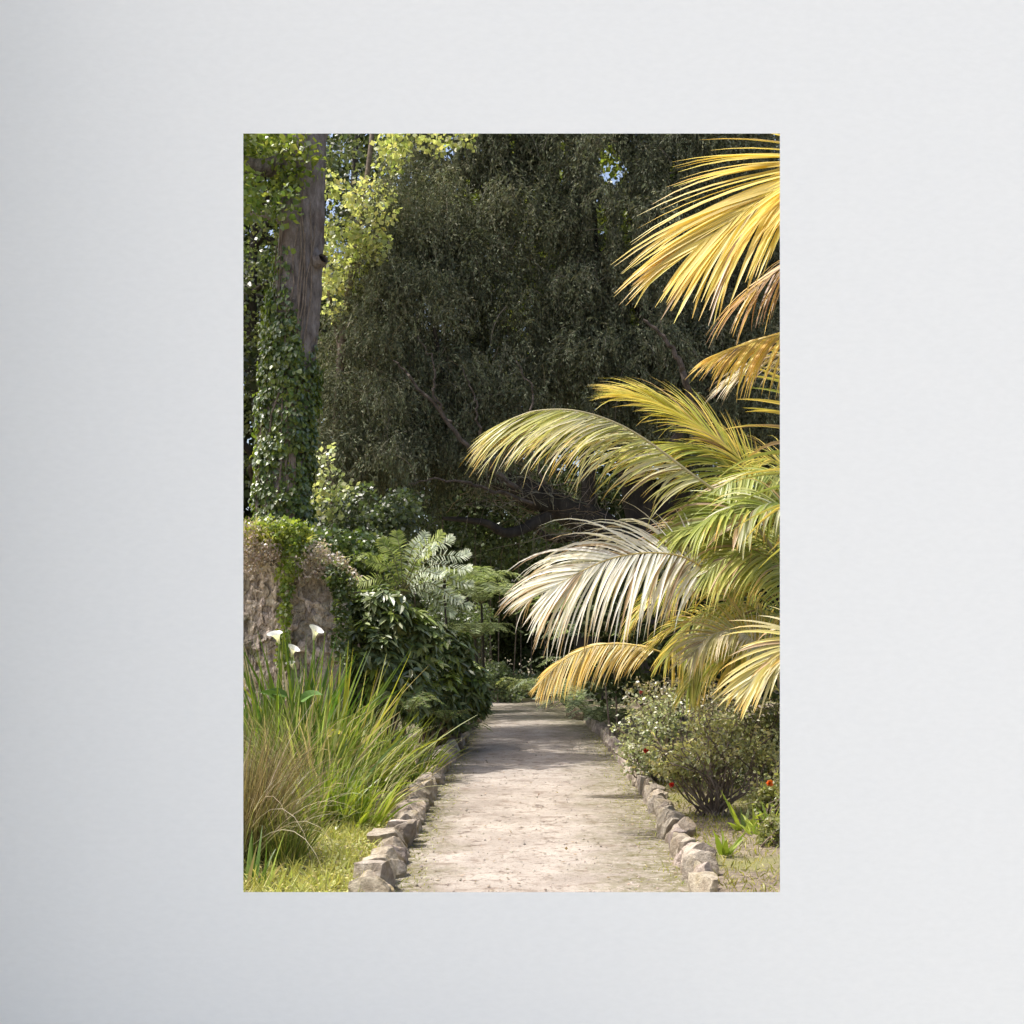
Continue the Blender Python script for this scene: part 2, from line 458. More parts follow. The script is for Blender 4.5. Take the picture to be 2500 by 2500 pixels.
def frond(par, ctrl, n=46, L=.75, wd=.016, c1=GRN, c2=YEL, up=UPV, a0=62, a1=22, lift=.25, g=.9, sides=(1, -1), t0=.15,
          tip=GLD, rw=.013, label=None, k=7, name='frond', mat=None, Lj=.2, rcol=None, fold=.35, prof=None, jag=1):
    """one pinnate leaf: midrib through ctrl, leaflets down both sides bending under their weight"""
    C = np.array([W(*q) for q in ctrl]) if len(ctrl[0]) == 3 and not isinstance(ctrl, np.ndarray) else np.asarray(ctrl)
    if jag and tip is not None and n > 38:
        n, wd = int(n * 1.32), wd * .80
    a = Acc(); rb = Acc()
    pts = spline(C, 60)
    tube(rb, pts, np.linspace(rw, rw * .25, 60), 5, rcol if rcol is not None else np.asarray(c1) * .6 + np.array([.12, .10, .03]))
    up = nrm(np.asarray(up, float))
    tt = np.linspace(t0, .995, n)
    for sd in sides:
        t = np.clip(tt + rnd(n, -.55, .55) / n, 0, 1)
        ii = t * 59; i0 = np.minimum(ii.astype(int), 58); fr_ = (ii - i0)[:, None]
        P = pts[i0] * (1 - fr_) + pts[i0 + 1] * fr_
        T = nrm(pts[i0 + 1] - pts[i0])
        S = nrm(np.cross(T, up)) * sd; U = np.cross(S, T) * sd
        an = np.radians(a0 + (a1 - a0) * ((t - t0) / (1 - t0)) ** 1.2 + rnd(n, -6, 6))[:, None]
        lf = (lift + rnd(n, -.15, .15))[:, None]
        D = np.cos(an) * T + np.sin(an) * nrm(S + lf * U)
        s = (t - t0) / (1 - t0)
        ll = L * (np.sin(np.pi * np.clip(.16 + .78 * s, 0, 1)) ** .6) * rnd(n, 1 - Lj, 1 + Lj)
        odd = R.random(n)
        ll = ll * np.where(odd > .95, .45, 1.0)
        G = grow(P, D, ll, g * rnd(n, .7, 1.3) * np.where(odd < .07 * jag, 2.6, 1) * (ll / L), k, .8)
        pf = np.array([.45, .95, 1, .92, .78, .58, .34, .06]) if prof is None else np.array(prof)
        m_ = np.clip(rnd(n, -.3, 1.3), 0, 1)
        cc = mixc(np.asarray(c1), np.asarray(c2), m_) * rnd((n, 1), .8, 1.2)
        if jag and tip is not None:
            dead = R.random(n) < .07 * jag
            cc[dead] = np.array([.42, .29, .16]) * rnd((int(dead.sum()), 1), .7, 1.3)
        cc = np.repeat(cc[:, None], k + 1, 1)
        cc = cc * (1 + .18 * np.linspace(-1, 1, k + 1)[None, :, None] * np.array([1, .8, .6]))
        if tip is not None:
            tw = np.clip((np.linspace(0, 1, k + 1)[None] - rnd((n, 1), .55, 1.25)) * 4, 0, 1)
            cc = mixc(cc, np.asarray(tip), tw)
        ref = nrm(U + .25 * R.normal(size=(n, 3)))
        ribbons(a, G, wd * rnd(n, .75, 1.2), pf, np.clip(cc, .01, .85), ref, fold=fold)
    o = a.build(name, mat or M_PALM, par)
    if label: o['label'] = label
    rb.build('midrib', M_STEM, o, smooth=True)
    return o


def palm_stem(par, pts, r0, r1, col=(.25, .25, .08)):
    a = Acc(); p = spline(pts, 20); tube(a, p, np.linspace(r0, r1, 20), 9, np.asarray(col), .03)
    return a.build('trunk', M_STEM, par)


# tall yellowing palm at the right edge, nearer the camera
bx = np.array([3.05, 8.3, .08])
tp = thing('palm_tree', 'tall yellowing palm leaning in from the right, with its highest fronds golden', 'palm tree', bx)
palm_stem(tp, [bx - [0, 0, .1], bx + [.02, 0, 1.5], bx + [-.02, 0, 3.2], W(2240, 470, 8.3)], .11, .06, (.2, .17, .09))
frond(tp, [(2300, 520, 8.3), (2150, 410, 8.3), (2020, 400, 8.2), (1910, 455, 8.1), (1810, 520, 8.0), (1720, 590, 7.95)], 62, 1.25, .029, YEL, (.78, .62, .20),
      up=(-.25, -.85, .8), a0=36, a1=11, lift=-.12, g=.40, t0=.08, jag=.4, Lj=.12, label='largest golden yellow frond, top right')
frond(tp, [(2240, 640, 8.4), (2120, 580, 8.4), (2000, 600, 8.5), (1900, 660, 8.5), (1830, 720, 8.5)], 26, .75, .012, BRN, GLD,
      up=(-.2, -.5, 1), a0=50, a1=20, lift=-.2, g=1.0, tip=(.5, .4, .3), label='withered orange brown frond under the golden one')
frond(tp, [(2260, 830, 8.5), (2120, 790, 8.5), (1990, 800, 8.4), (1870, 825, 8.3), (1770, 860, 8.2)], 52, .62, .014, GLD, YEL,
      up=(.0, -.6, 1), a0=62, a1=12, lift=-.4, g=.9, t0=.2, label='drooping golden frond with pale thread-like tips')
frond(tp, [(2240, 900, 8.6), (2100, 850, 8.6), (1980, 850, 8.6), (1860, 880, 8.6), (1780, 930, 8.6)], 36, .5, .006, WHT, (.6, .52, .4), tip=BRN, up=(0, -.5, 1), g=.8, a0=36, a1=10, lift=-.2,
      label='thin dry whitish frond')
frond(tp, [(2260, 1420, 9.0), (2120, 1300, 9.0), (2030, 1180, 9.0), (1990, 1030, 9.0), (1970, 880, 9.0)], 32, .82, .015, YEL, GRN,
      up=(.0, -1, .2), a0=80, a1=58, lift=.0, g=.45, sides=(-1, 1), t0=.1, label='upright frond at the edge with leaflets pointing left')

# spreading palm whose fronds arch over the path
bx = np.array([2.75, 10.5, .08])
tp = thing('palm_tree', 'spreading palm with green and dry white fronds arching left over the path', 'palm tree', bx)
palm_stem(tp, [bx - [0, 0, .1], bx + [.0, 0, .6], bx + [-.02, 0, .95]], .16, .10)
B0 = (1975, 1860, 10.5)
frond(tp, [B0, (1960, 1520, 10.5), (1880, 1330, 10.4), (1780, 1225, 10.3), (1690, 1158, 10.2), (1574, 1072, 10.1), (1490, 1027, 10.0), (1400, 1002, 9.9), (1310, 1003, 9.9), (1250, 1022, 9.9)],
      112, .98, .0145, (.44, .44, .12), (.74, .68, .48), up=(-.1, -.35, 1), a0=56, a1=18, lift=-.7, g=.75, t0=.42, Lj=.2, rcol=(.50, .44, .26), label='longest arching frond reaching over the path', rw=.02)
frond(tp, [B0, (1990, 1500, 10.8), (1920, 1290, 10.9), (1840, 1160, 10.9), (1750, 1070, 10.9), (1640, 1000, 10.9), (1545, 966, 10.9)],
      96, .80, .0125, (.76, .60, .14), (.46, .48, .08), up=(.0, -.5, 1), a0=44, a1=8, lift=.1, g=.5, Lj=.2, t0=.45, rcol=(.5, .42, .08), label='upright yellow green frond behind the longest one', rw=.024)
frond(tp, [B0, (1925, 1690, 10.0), (1850, 1560, 9.9), (1768, 1442, 9.8), (1690, 1370, 9.7), (1600, 1350, 9.6), (1500, 1362, 9.5), (1410, 1400, 9.45), (1350, 1436, 9.4)],
      78, .90, .0165, (.74, .68, .58), (.80, .76, .69), Lj=.2, up=(-.15, -.8, .75), a0=72, a1=14, lift=-.05, g=1.0, t0=.42, tip=(.50, .34, .15), rcol=(.42, .33, .12), label='dry bleached white frond hanging low over the path', rw=.017)
frond(tp, [B0, (1960, 1500, 10.7), (1900, 1350, 10.8), (1800, 1290, 10.8), (1700, 1285, 10.8), (1620, 1305, 10.8)],
      40, .50, .012, BRN, (.5, .36, .2), up=(0, -.4, 1), a0=50, a1=12, g=.6, t0=.5, tip=BRN, label='withered brown frond')
frond(tp, [B0, (1980, 1480, 10.3), (1940, 1330, 10.2), (1870, 1250, 10.1), (1780, 1240, 10.0), (1690, 1290, 9.9)],
      52, .74, .019, GRN, (.36, .40, .08), up=(-.2, -.5, 1), a0=66, a1=25, g=1.1, t0=.4, label='green frond hanging in the middle of the palm')
frond(tp, [B0, (2010, 1500, 10.0), (1980, 1350, 9.9), (1930, 1250, 9.8), (1860, 1235, 9.7), (1800, 1290, 9.6)],
      36, .62, .022, (.52, .52, .36), GRN, up=(-.2, -.6, .9), a0=62, a1=25, g=1.2, t0=.4, label='pale green drooping frond at the right edge')
frond(tp, [B0, (1960, 1700, 10.9), (1880, 1560, 11.0), (1790, 1460, 11.1), (1690, 1430, 11.2), (1600, 1460, 11.3), (1550, 1520, 11.4)],
      56, .66, .014, GRN, YEL, up=(0, -.3, 1), a0=62, a1=25, g=1.15, t0=.32, label='green frond behind the white one')
frond(tp, [B0, (1950, 1750, 11.2), (1860, 1640, 11.3), (1770, 1540, 11.4), (1690, 1520, 11.5), (1610, 1560, 11.6)],
      50, .66, .014, (.26, .30, .05), YEL, up=(0, -.3, 1), a0=62, a1=25, g=1.2, t0=.3, label='lower green frond near the rose bushes')
frond(tp, [B0, (1940, 1800, 11.2), (1800, 1690, 11.4), (1690, 1625, 11.5), (1610, 1590, 11.6), (1530, 1573, 11.7), (1450, 1577, 11.7), (1375, 1612, 11.7), (1320, 1665, 11.7)],
      84, .52, .0125, (.72, .52, .16), (.70, .60, .34), up=(-.1, -.6, 1), a0=66, a1=22, lift=-.6, g=.9, Lj=.2, t0=.52, tip=GLD, label='lowest golden frond arching down to the path')
frond(tp, [B0, (1960, 1720, 9.9), (1880, 1610, 9.8), (1810, 1545, 9.7), (1740, 1550, 9.6), (1690, 1600, 9.55)],
      44, .46, .013, (.58, .50, .36), (.5, .46, .2), up=(-.2, -.7, .9), a0=66, a1=20, g=1.0, t0=.4, tip=GLD, label='pale dry frond curving down at the right')
frond(tp, [B0, (1995, 1500, 10.4), (1965, 1400, 10.4), (1920, 1360, 10.4), (1860, 1370, 10.4), (1800, 1420, 10.4)],
      44, .7, .017, GRN, (.4, .4, .1), up=(0, -.5, 1), a0=66, a1=25, g=1.1, t0=.35, label='green frond at the heart of the palm')
frond(tp, [B0, (1965, 1480, 10.6), (1905, 1300, 10.7), (1830, 1190, 10.7), (1745, 1115, 10.7), (1660, 1085, 10.6), (1570, 1095, 10.6)], 70, .72, .015, GRN, (.58, .54, .12), up=(-.1, -.45, 1), a0=54, a1=14, lift=-.35, g=.8, t0=.36, label='green frond between the longest frond and the yellow one behind it')
frond(tp, [B0, (1950, 1560, 10.1), (1880, 1420, 10), (1800, 1330, 9.9), (1720, 1290, 9.9), (1640, 1300, 9.8)], 60, .6, .014, (.30, .34, .06), (.46, .47, .12), up=(-.15, -.6, 1), a0=60, a1=20, lift=-.4, g=1.0, t0=.38, label='green frond just above the dry white one')
frond(tp, [B0, (2000, 1640, 10.6), (1960, 1540, 10.7), (1890, 1500, 10.7), (1820, 1560, 10.7), (1790, 1640, 10.7)],
      40, .6, .016, GRN, YEL, up=(0, -.5, 1), a0=66, a1=25, g=1.2, t0=.3, label='short green frond above the rose bushes')
frond(tp, [(2080, 1700, 8.6), (2040, 1580, 8.6), (1960, 1560, 8.6), (1890, 1605, 8.55), (1830, 1665, 8.5)],
      34, .56, .021, (.58, .50, .16), (.60, .55, .34), up=(-.3, -.8, .8), a0=38, a1=10, lift=0, g=.5, t0=.2, label='nearest pale yellow frond pointing down to the left')
frond(tp, [B0, (2010, 1480, 10.6), (1990, 1330, 10.5), (1930, 1180, 10.4), (1850, 1150, 10.3), (1760, 1190, 10.2), (1690, 1260, 10.1)], 54, .8, .018, GRN, (.5, .5, .14), up=(-.1, -.5, 1), a0=66, a1=25, lift=-.4, g=1.1, t0=.42, label='broad green frond below the base of the longest one')
frond(tp, [B0, (1940, 1640, 10.2), (1860, 1500, 10.3), (1760, 1480, 10.4), (1680, 1530, 10.5), (1630, 1600, 10.5)], 50, .62, .014, GRN, YEL, up=(-.1, -.5, 1), a0=66, a1=25, lift=-.4, g=1.2, t0=.34, label='green frond hanging below the dry white one')
frond(tp, [B0, (1990, 1560, 10.0), (1950, 1440, 9.9), (1890, 1370, 9.8), (1800, 1350, 9.7), (1720, 1400, 9.6)], 60, .62, .014, GRN, (.56, .54, .16), up=(-.1, -.6, 1), a0=60, a1=22, lift=-.4, g=.9, t0=.36, Lj=.2, label='fresh green frond arching over the dry curved one')
frond(tp, [B0, (1960, 1690, 10.8), (1890, 1590, 10.9), (1800, 1560, 11), (1720, 1610, 11.1), (1680, 1680, 11.1)], 60, .6, .013, (.26, .30, .05), (.5, .46, .12), up=(-.1, -.5, 1), a0=60, a1=22, lift=-.4, g=1.0, t0=.3, Lj=.2, label='green frond hanging lowest behind the rose bushes')
frond(tp, [B0, (2000, 1520, 11.4), (1960, 1380, 11.6), (1880, 1300, 11.8), (1780, 1310, 12), (1690, 1370, 12.1), (1630, 1440, 12.2)], 64, .8, .014, (.30, .34, .06), (.56, .50, .12), up=(-.1, -.5, 1), a0=60, a1=22, lift=-.3, g=.9, t0=.36, Lj=.2, label='rearmost green frond showing between the white and the longest frond')
frond(tp, [B0, (2000, 1500, 10.9), (1980, 1330, 11), (1960, 1200, 11), (1880, 1130, 11), (1790, 1190, 11)],
      46, .6, .014, GRN, YEL, up=(0, -.4, 1), a0=62, a1=25, g=.9, t0=.4, label='rear green frond')

# ------------------------------------------------------------------ trees


def clumps(acc, cen, rad, n, size, c1, c2, asp=.42, shell=.5, droop=.4, shape=4):
    """leaves scattered through ellipsoids; cen (m,3), rad (m,3)"""
    m_ = len(cen)
    k = m_ * n
    u = rdir(k); r = R.uniform(shell ** 3, 1, k) ** (1 / 3)
    P = np.repeat(cen, n, 0) + u * r[:, None] * np.repeat(rad, n, 0)
    D = nrm(rdir(k) + u * .4 - UPV * droop)
    Nn = nrm(rdir(k) * .9 + UPV * .7 + u * .3)
    s = size * rnd(k, .6, 1.3)
    t = np.clip(np.repeat(rnd(m_, 0, 1), n) * .6 + rnd(k, -.2, .6), 0, 1)
    leaves(acc, P, D, Nn, s, s * asp, vary(mixc(np.asarray(c1), np.asarray(c2), t), k, .22), shape=shape)


# ivy-clad tree on the left
D0 = 16.0
ctr = [(692, 1700, 16), (690, 1300, 16), (700, 1000, 16), (722, 800, 16), (735, 600, 16), (742, 400, 16), (748, 200, 16), (760, -60, 16)]
base = W(690, 1850, 16); base[2] = .05
tv = thing('broadleaf_tree', 'tall grey trunked tree wrapped in ivy at the left', 'tree', base)
a = Acc()
pts = spline([W(*q) for q in ctr], 70)
tube(a, pts, np.linspace(.36, .27, 70), 26, (1, 1, 1), .03)
tube(a, spline([W(765, 330, 16), W(800, 290, 16.1), W(880, 230, 16.3), W(1000, 60, 16.6)], 14), np.linspace(.17, .09, 14), 10, (1, 1, 1), .05)
tube(a, spline([W(730, 380, 16), W(680, 400, 15.9), W(640, 410, 15.8), W(560, 380, 15.6), W(430, 260, 15.4)], 16), np.linspace(.15, .08, 16), 10, (1, 1, 1), .05)
tube(a, spline([W(760, 620, 15.9), W(778, 640, 15.8), W(790, 630, 15.7)], 6), np.linspace(.13, .07, 6), 8, (1, 1, 1), .08)
tube(a, spline([W(720, 560, 16), W(660, 530, 16.3), W(600, 520, 16.6), W(500, 500, 17)], 10), np.linspace(.06, .03, 10), 8, (1, 1, 1), .05)
a.build('trunk', M_BARK, tv, smooth=True)
a = Acc()
cen = np.array([W(px, py, d) for px, py, d in zip(rnd(26, 430, 690), rnd(26, 250, 560), rnd(26, 15.0, 16.6))])
clumps(a, cen, np.tile([.38, .38, .26], (26, 1)), 130, .10, (.10, .16, .03), (.34, .39, .08), .4)
cen = np.array([W(px, py, d) for px, py, d in zip(rnd(22, 250, 1000), rnd(22, -420, 250), rnd(22, 15.5, 19.5))])
clumps(a, cen, np.tile([.6, .7, .45], (22, 1)), 200, .12, (.07, .12, .02), (.20, .25, .04), .4)
cen = np.array([W(px, py, 15.55) for px, py in [(700, 350), (715, 400), (725, 430), (700, 440), (760, 370), (770, 400), (735, 340), (690, 370)]])
clumps(a, cen, np.tile([.16, .12, .18], (8, 1)), 34, .09, (.10, .15, .02), (.24, .28, .05), .4)
a.build('crown', M_LEAF, tv)

iv = thing('ivy', 'dense green ivy climbing the tall trunk on the left', 'ivy', base + [0, -.4, 0])
a = Acc()


def on_trunk(n, ylo, yhi, th0, th1, off):
    t = R.uniform(0, 1, n); py = ylo + (yhi - ylo) * t
    z = CH - (py - HZ) / F * 16
    jx = np.interp(z, pts[:, 2], pts[:, 0]); jy = np.interp(z, pts[:, 2], pts[:, 1])
    th = rnd(n, th0, th1)
    rr = np.interp(py, [326, 600, 870, 930, 1000, 1150, 1330], [.275, .275, .275, .27, .26, .26, .25]) + off * R.uniform(0, 1, n)
    return np.stack([jx + np.cos(th) * rr, jy + np.sin(th) * rr, z], 1), th, py


P, th, py = on_trunk(13500, 720, 1350, math.pi * .8, math.pi * 2.2, .10)
lf = (1 - np.cos(th)) / 2
kp = (py > 905 - 190 * lf + 28 * np.sin(th * 5) + R.normal(size=len(py)) * 22)
P, th, py = P[kp], th[kp], py[kp]
P2, th2, py2 = on_trunk(1500, 640, 930, math.pi * .85, math.pi * 1.48, .07)
kp = R.random(1500) < np.interp(py2, [640, 760, 930], [.25, .7, 1]) * np.interp(th2, [2.67, 4.0, 4.65], [1, .9, .35])
P3, th3, py3 = on_trunk(600, 326, 640, math.pi * .9, math.pi * 1.5, .10)
kp3 = R.random(600) < .45 + .5 * np.sin(P3[:, 2] * 5)
for PP, tt_, dk in ((P, th, 0), (P2[kp], th2[kp], 0), (P3[kp3], th3[kp3], .2)):
    n = len(PP); o_ = np.stack([np.cos(tt_), np.sin(tt_), np.zeros(n)], 1)
    D = nrm(-UPV + rdir(n) * .8); Nn = nrm(o_ + UPV * .5 + rdir(n) * .6)
    s = .035 + .055 * R.random(n) ** 1.6
    PP = PP + o_ * np.array([[.05 + .09 * mnoise.noise(Vector(p * 3.1)) + .05 * mnoise.noise(Vector(p * 8))] for p in PP])
    leaves(a, PP + rdir(n) * .03, D, Nn, s, s * rnd(n, .36, .55), vary(mixc(np.array([.055, .10, .018]), np.array([.24, .29, .05]), R.random(n) ** 1.5), n, .2), shape=6)
a.build('foliage', M_LEAF, iv)
a = Acc()
for k in range(16):
    th_ = R.uniform(math.pi * .95, math.pi * 1.7); zz = np.linspace(1.5, R.uniform(5.2, 8.0), 16)
    rr_ = np.interp(zz, pts[:, 2], np.linspace(.36, .27, 70)) + .03
    th_ = th_ + np.cumsum(R.normal(size=16) * .09)
    tube(a, np.stack([np.interp(zz, pts[:, 2], pts[:, 0]) + np.cos(th_) * rr_, np.interp(zz, pts[:, 2], pts[:, 1]) + np.sin(th_) * rr_, zz], 1), np.linspace(.022, .008, 16), 6, (1, 1, 1))
a.build('stems', M_TWIG, iv)

# bright sycamore sprays behind the trunk
base = W(800, 1700, 20); base[2] = .05
tv = thing('sycamore_tree', 'bright yellow green leafed tree just behind the ivy trunk', 'tree', base)
a = Acc()
for q in ([(800, 1750, 20), (815, 1200, 20), (830, 900, 20), (860, 650, 20), (900, 400, 20.2), (930, 100, 20.5)], [(835, 880, 20), (800, 700, 20), (780, 500, 20)], [(850, 700, 20), (900, 600, 19.6), (950, 560, 19.4)], [(815, 1250, 20), (800, 1180, 19.5), (770, 1140, 19.3)]):
    p = spline([W(*z) for z in q], 20); tube(a, p, np.linspace(.10, .03, 20) * (1 if len(q) > 4 else .4), 7, (1, 1, 1), .05)
a.build('trunk', M_TWIG, tv, smooth=True)
a = Acc()
sp_ = [(790, 480), (800, 560), (815, 620), (840, 560), (870, 500), (860, 590), (890, 560), (900, 600), (915, 580), (880, 640), (850, 640), (820, 660), (790, 680), (805, 700), (860, 480),
       (930, 470), (950, 400), (965, 370), (955, 350), (800, 440), (830, 760), (935, 520), (900, 460), (850, 690), (790, 600), (915, 620), (880, 610), (990, 340), (1060, 350), (1130, 340)]
cen = np.array([W(x, y, 19.5 + .5 * math.sin(x)) for x, y in sp_])
clumps(a, cen, np.tile([.28, .25, .18], (len(cen), 1)), 80, .095, (.28, .32, .10), (.64, .64, .30), .42, droop=.2)
sp_ = [(770, 1140), (760, 1180), (785, 1200), (800, 1170), (755, 1220), (790, 1230), (830, 1200), (775, 1110), (800, 1240), (765, 1250)]
cen = np.array([W(x + 15, y, 17.2) for x, y in sp_])
clumps(a, cen, np.tile([.2, .2, .2], (len(cen), 1)), 34, .09, (.34, .38, .16), (.66, .68, .40), .42, droop=.2)
a.build('crown', M_LEAF, tv)

# the big dark weeping conifer
base = W(1620, 1740, 22); base[2] = .05
tv = thing('weeping_conifer', 'huge dark grey green weeping conifer hanging over the end of the path', 'tree', base)
a = Acc()
limbs = [([(1620, 1800, 22), (1600, 1560, 22), (1500, 1320, 21.8), (1370, 1240, 21.3), (1240, 1180, 20.8), (1150, 1120, 20.5), (1050, 1010, 20.2), (960, 900, 20)], .42, .07),
         ([(1600, 1560, 22), (1640, 1200, 22), (1690, 920, 21.4), (1600, 800, 21), (1540, 720, 20.8)], .36, .10),
         ([(1600, 1500, 22), (1560, 1200, 22.2), (1480, 900, 22.4), (1440, 600, 22.5), (1430, 200, 22.5)], .40, .12),
         ([(1640, 1200, 22), (1750, 900, 22.5), (1800, 500, 22.5), (1820, 100, 22.5)], .3, .1),
         ([(1370, 1240, 21.3), (1250, 1300, 20.6), (1180, 1275, 20.2), (1080, 1265, 20)], .12, .03),
         ([(1240, 1180, 20.8), (1130, 1180, 20.3), (1060, 1160, 20)], .09, .03),
         ([(1150, 1120, 20.5), (1130, 1000, 20), (1080, 900, 19.8), (1060, 800, 19.6)], .11, .03)]
for q, r0, r1 in limbs:
    tube(a, spline([W(*z) for z in q], 40), np.linspace(r0, r1, 40), 12, (1, 1, 1), .07)
a.build('trunk', M_DBARK, tv, smooth=True)
# crown: tufts of hanging sprays
EL_ = [(1300, 640, 21.5, 380, 480), (1040, 760, 20.6, 230, 330), (930, 960, 20.2, 185, 250), (1130, 1030, 20.3, 200, 170), (1620, 620, 22, 360, 420), (1450, 850, 21, 260, 190), (1720, 950, 21.5, 260, 260),
       (1250, 250, 21.5, 380, 260), (1650, 200, 22, 380, 300), (1930, 700, 23, 300, 500), (2150, 600, 23.5, 300, 600), (840, 1060, 20.2, 95, 140), (960, 1140, 20.1, 150, 110), (1500, 500, 20.6, 160, 200), (1000, 560, 20.5, 110, 170), (2100, 1100, 22.5, 350, 300)]
top, lens = [], []
for (ex, ey, ed, rx, ry) in EL_:
    n = int(rx * ry / 820)
    u = rdir(n); u[:, 1] = -np.abs(u[:, 1]) * np.where(R.random(n) < .72, 1, -1)
    r = R.uniform(.42, 1, n)[:, None]
    C = W(ex, ey, ed); s = ed / F
    top.append(C + u * r * [rx * s, 1.7, ry * s]); lens.append(rnd(n, .40, 1.05))
top = np.concatenate(top); lens = np.concatenate(lens)
# two ragged openings where the sky shows
pxx = top[:, 0] / top[:, 1] * F + CX; pyy = HZ - (top[:, 2] - CH) / top[:, 1] * F
keep = ~(((pxx - 1487) / 34) ** 2 + ((pyy - 385) / 75) ** 2 < 1) & ~(((pxx - 1520) / 40) ** 2 + ((pyy - 500) / 80) ** 2 < 1) & ~(((pxx - 1160) / 20) ** 2 + ((pyy - 440) / 40) ** 2 < 1)
top, lens = top[keep], lens[keep]
nt_ = len(top)
ns = 36
tone = np.repeat(rnd(nt_, 0, 1), ns)
TP = np.repeat(top, ns, 0) + R.normal(size=(nt_ * ns, 3)) * [.21, .21, .17]
ln = np.repeat(lens, ns) * rnd(nt_ * ns, .35, 1.1)
a = Acc()
G = grow(TP, nrm(R.normal(size=(nt_ * ns, 3)) * [.5, .5, .3] - UPV * .42), ln, rnd(nt_ * ns, .8, 1.9), 7, .5)
kk = 20
tl = rnd((nt_ * ns, kk), 0, 6.99); i0 = tl.astype(int)
ar = np.arange(nt_ * ns)[:, None]
P = G[ar, i0] * (1 - (tl - i0))[..., None] + G[ar, i0 + 1] * (tl - i0)[..., None]
Tn = nrm(G[ar, i0 + 1] - G[ar, i0])
P = P.reshape(-1, 3) + R.normal(size=(nt_ * ns * kk, 3)) * .022
n = len(P)
D = nrm(Tn.reshape(-1, 3) + rdir(n) * .55)
qx = P[:, 0] / P[:, 1] * F + CX; qy = HZ - (P[:, 2] - CH) / P[:, 1] * F
hole = np.zeros(n, bool)
for hx, hy, hw, hh in ((1487, 395, 26, 50), (1500, 420, 34, 30), (1160, 478, 13, 22), (1375, 345, 9, 28), (1465, 560, 20, 75), (1530, 560, 14, 60), (1370, 420, 7, 22), (1250, 345, 10, 30), (1640, 420, 6, 30), (1550, 770, 16, 26), (1095, 360, 16, 30)):
    wob_ = 1 + .5 * np.sin(qx * .35 + hy) * np.sin(qy * .22 + hx)
    hole |= (((qx - hx) / hw) ** 2 + ((qy - hy) / hh) ** 2 < wob_) & (R.random(n) < .93)
P, D, n = P[~hole], D[~hole], int((~hole).sum())
tone_ = np.repeat(tone, kk)[~hole]
cc = mixc(np.array([.070, .080, .048]), np.array([.245, .25, .155]), np.clip(tone_ * .7 + rnd(n, -.2, .5), 0, 1))
leaves(a, P, D, rdir(n), rnd(n, .045, .10), rnd(n, .007, .015), vary(cc, n, .25), shape=4)
a.build('crown', M_DARK, tv)
a = Acc()
sel = R.choice(nt_ * ns, 3600, replace=False)
ribbons(a, G[sel] + [0, -.04, 0], rnd(3600, .0025, .006), np.linspace(1, .4, 8), vary((.24, .21, .17), 3600, .4))
# bare twiggy tangle along the lower left limbs
nb = 700
q = spline([W(*z) for z in limbs[0][0]], 200)[60:][R.integers(0, 140, nb)]
Gt = grow(q + R.normal(size=(nb, 3)) * .25, nrm(R.normal(size=(nb, 3)) * [1, .6, .7] + [-.5, -.4, .45]), rnd(nb, .5, 1.7), rnd(nb, -.2, .9), 7)
Gt[:, 1:] += R.normal(size=Gt[:, 1:].shape) * .03
ribbons(a, Gt, rnd(nb, .004, .011), np.linspace(1, .3, 8), vary((.30, .255, .20), nb, .4))
a.build('twigs', M_DARK, tv)
a = Acc()
for q, r0 in (([(1260, 1190, 19.2), (1160, 1110, 18.7), (1080, 1010, 18.5), (1010, 930, 18.4), (960, 880, 18.4)], .05), ([(1100, 1040, 18.6), (1060, 960, 18.4), (1060, 890, 18.4), (1020, 820, 18.4)], .028),
              ([(1200, 1150, 19.0), (1170, 1060, 18.6), (1160, 980, 18.5), (1130, 900, 18.5)], .03), ([(1300, 1230, 19.5), (1180, 1190, 18.9), (1080, 1170, 18.6), (1000, 1180, 18.5)], .035),
              ([(1640, 1100, 20), (1680, 960, 19.2), (1640, 850, 19), (1570, 780, 18.9)], .08), ([(1330, 1180, 19.4), (1290, 1060, 19), (1300, 960, 19), (1260, 880, 19)], .03)):
    p = spline([W(*z) for z in q], 24); p[1:-1] += R.normal(size=(22, 3)) * .02
    tube(a, p, np.linspace(r0, r0 * .25, 24), 7, (1, 1, 1), .06)
a.build('branches', M_BRANCH, tv)

# individual trees behind


def far_tree(px, d, top_py, rx, name, label, c1, c2, nc=60, nl=190, size=.20, limbs_=0, seed=0, bot=.35):
    base = W(px, HZ, d); base[2] = .05
    ztop = CH - (top_py - HZ) / F * d
    t_ = thing(name, label, 'tree', base)
    a = Acc()
    pt = spline([base - [0, 0, .1], base + [.2, 0, ztop * .3], base + [-.2, .1, ztop * .6], base + [.1, 0, ztop * .9]], 24)
    tube(a, pt, np.linspace(.30, .06, 24), 10, (1, 1, 1), .05)
    for k in range(limbs_):
        s = pt[R.integers(6, 20)]
        e = s + np.array([R.uniform(-1, 1) * rx, R.uniform(-1.5, .3), R.uniform(.2, 1.6)])
        mid = (s + e) / 2 + R.normal(size=3) * [.5, .3, .5]
        tube(a, spline([s, mid, e, e + R.normal(size=3) * [.8, .3, .5]], 16), np.linspace(.13, .025, 16), 7, (1, 1, 1), .06)
    a.build('trunk', M_DBARK, t_, smooth=True)
    a = Acc()
    u = rdir(nc); r = R.uniform(.25, 1, nc)[:, None] ** .6
    zc = ztop * (.5 + bot / 2); rz = ztop * (.5 - bot / 2)
    cen = np.array([base[0], base[1], zc]) + u * r * [rx, rx * .7, rz]
    rad = np.tile([.95, .95, .6], (nc, 1)) * rnd((nc, 1), .6, 1.25)
    clumps(a, cen, rad, nl, size, c1, c2, .40)
    a.build('crown', M_DARK if c2[1] < .12 else M_LEAF, t_)
    return t_


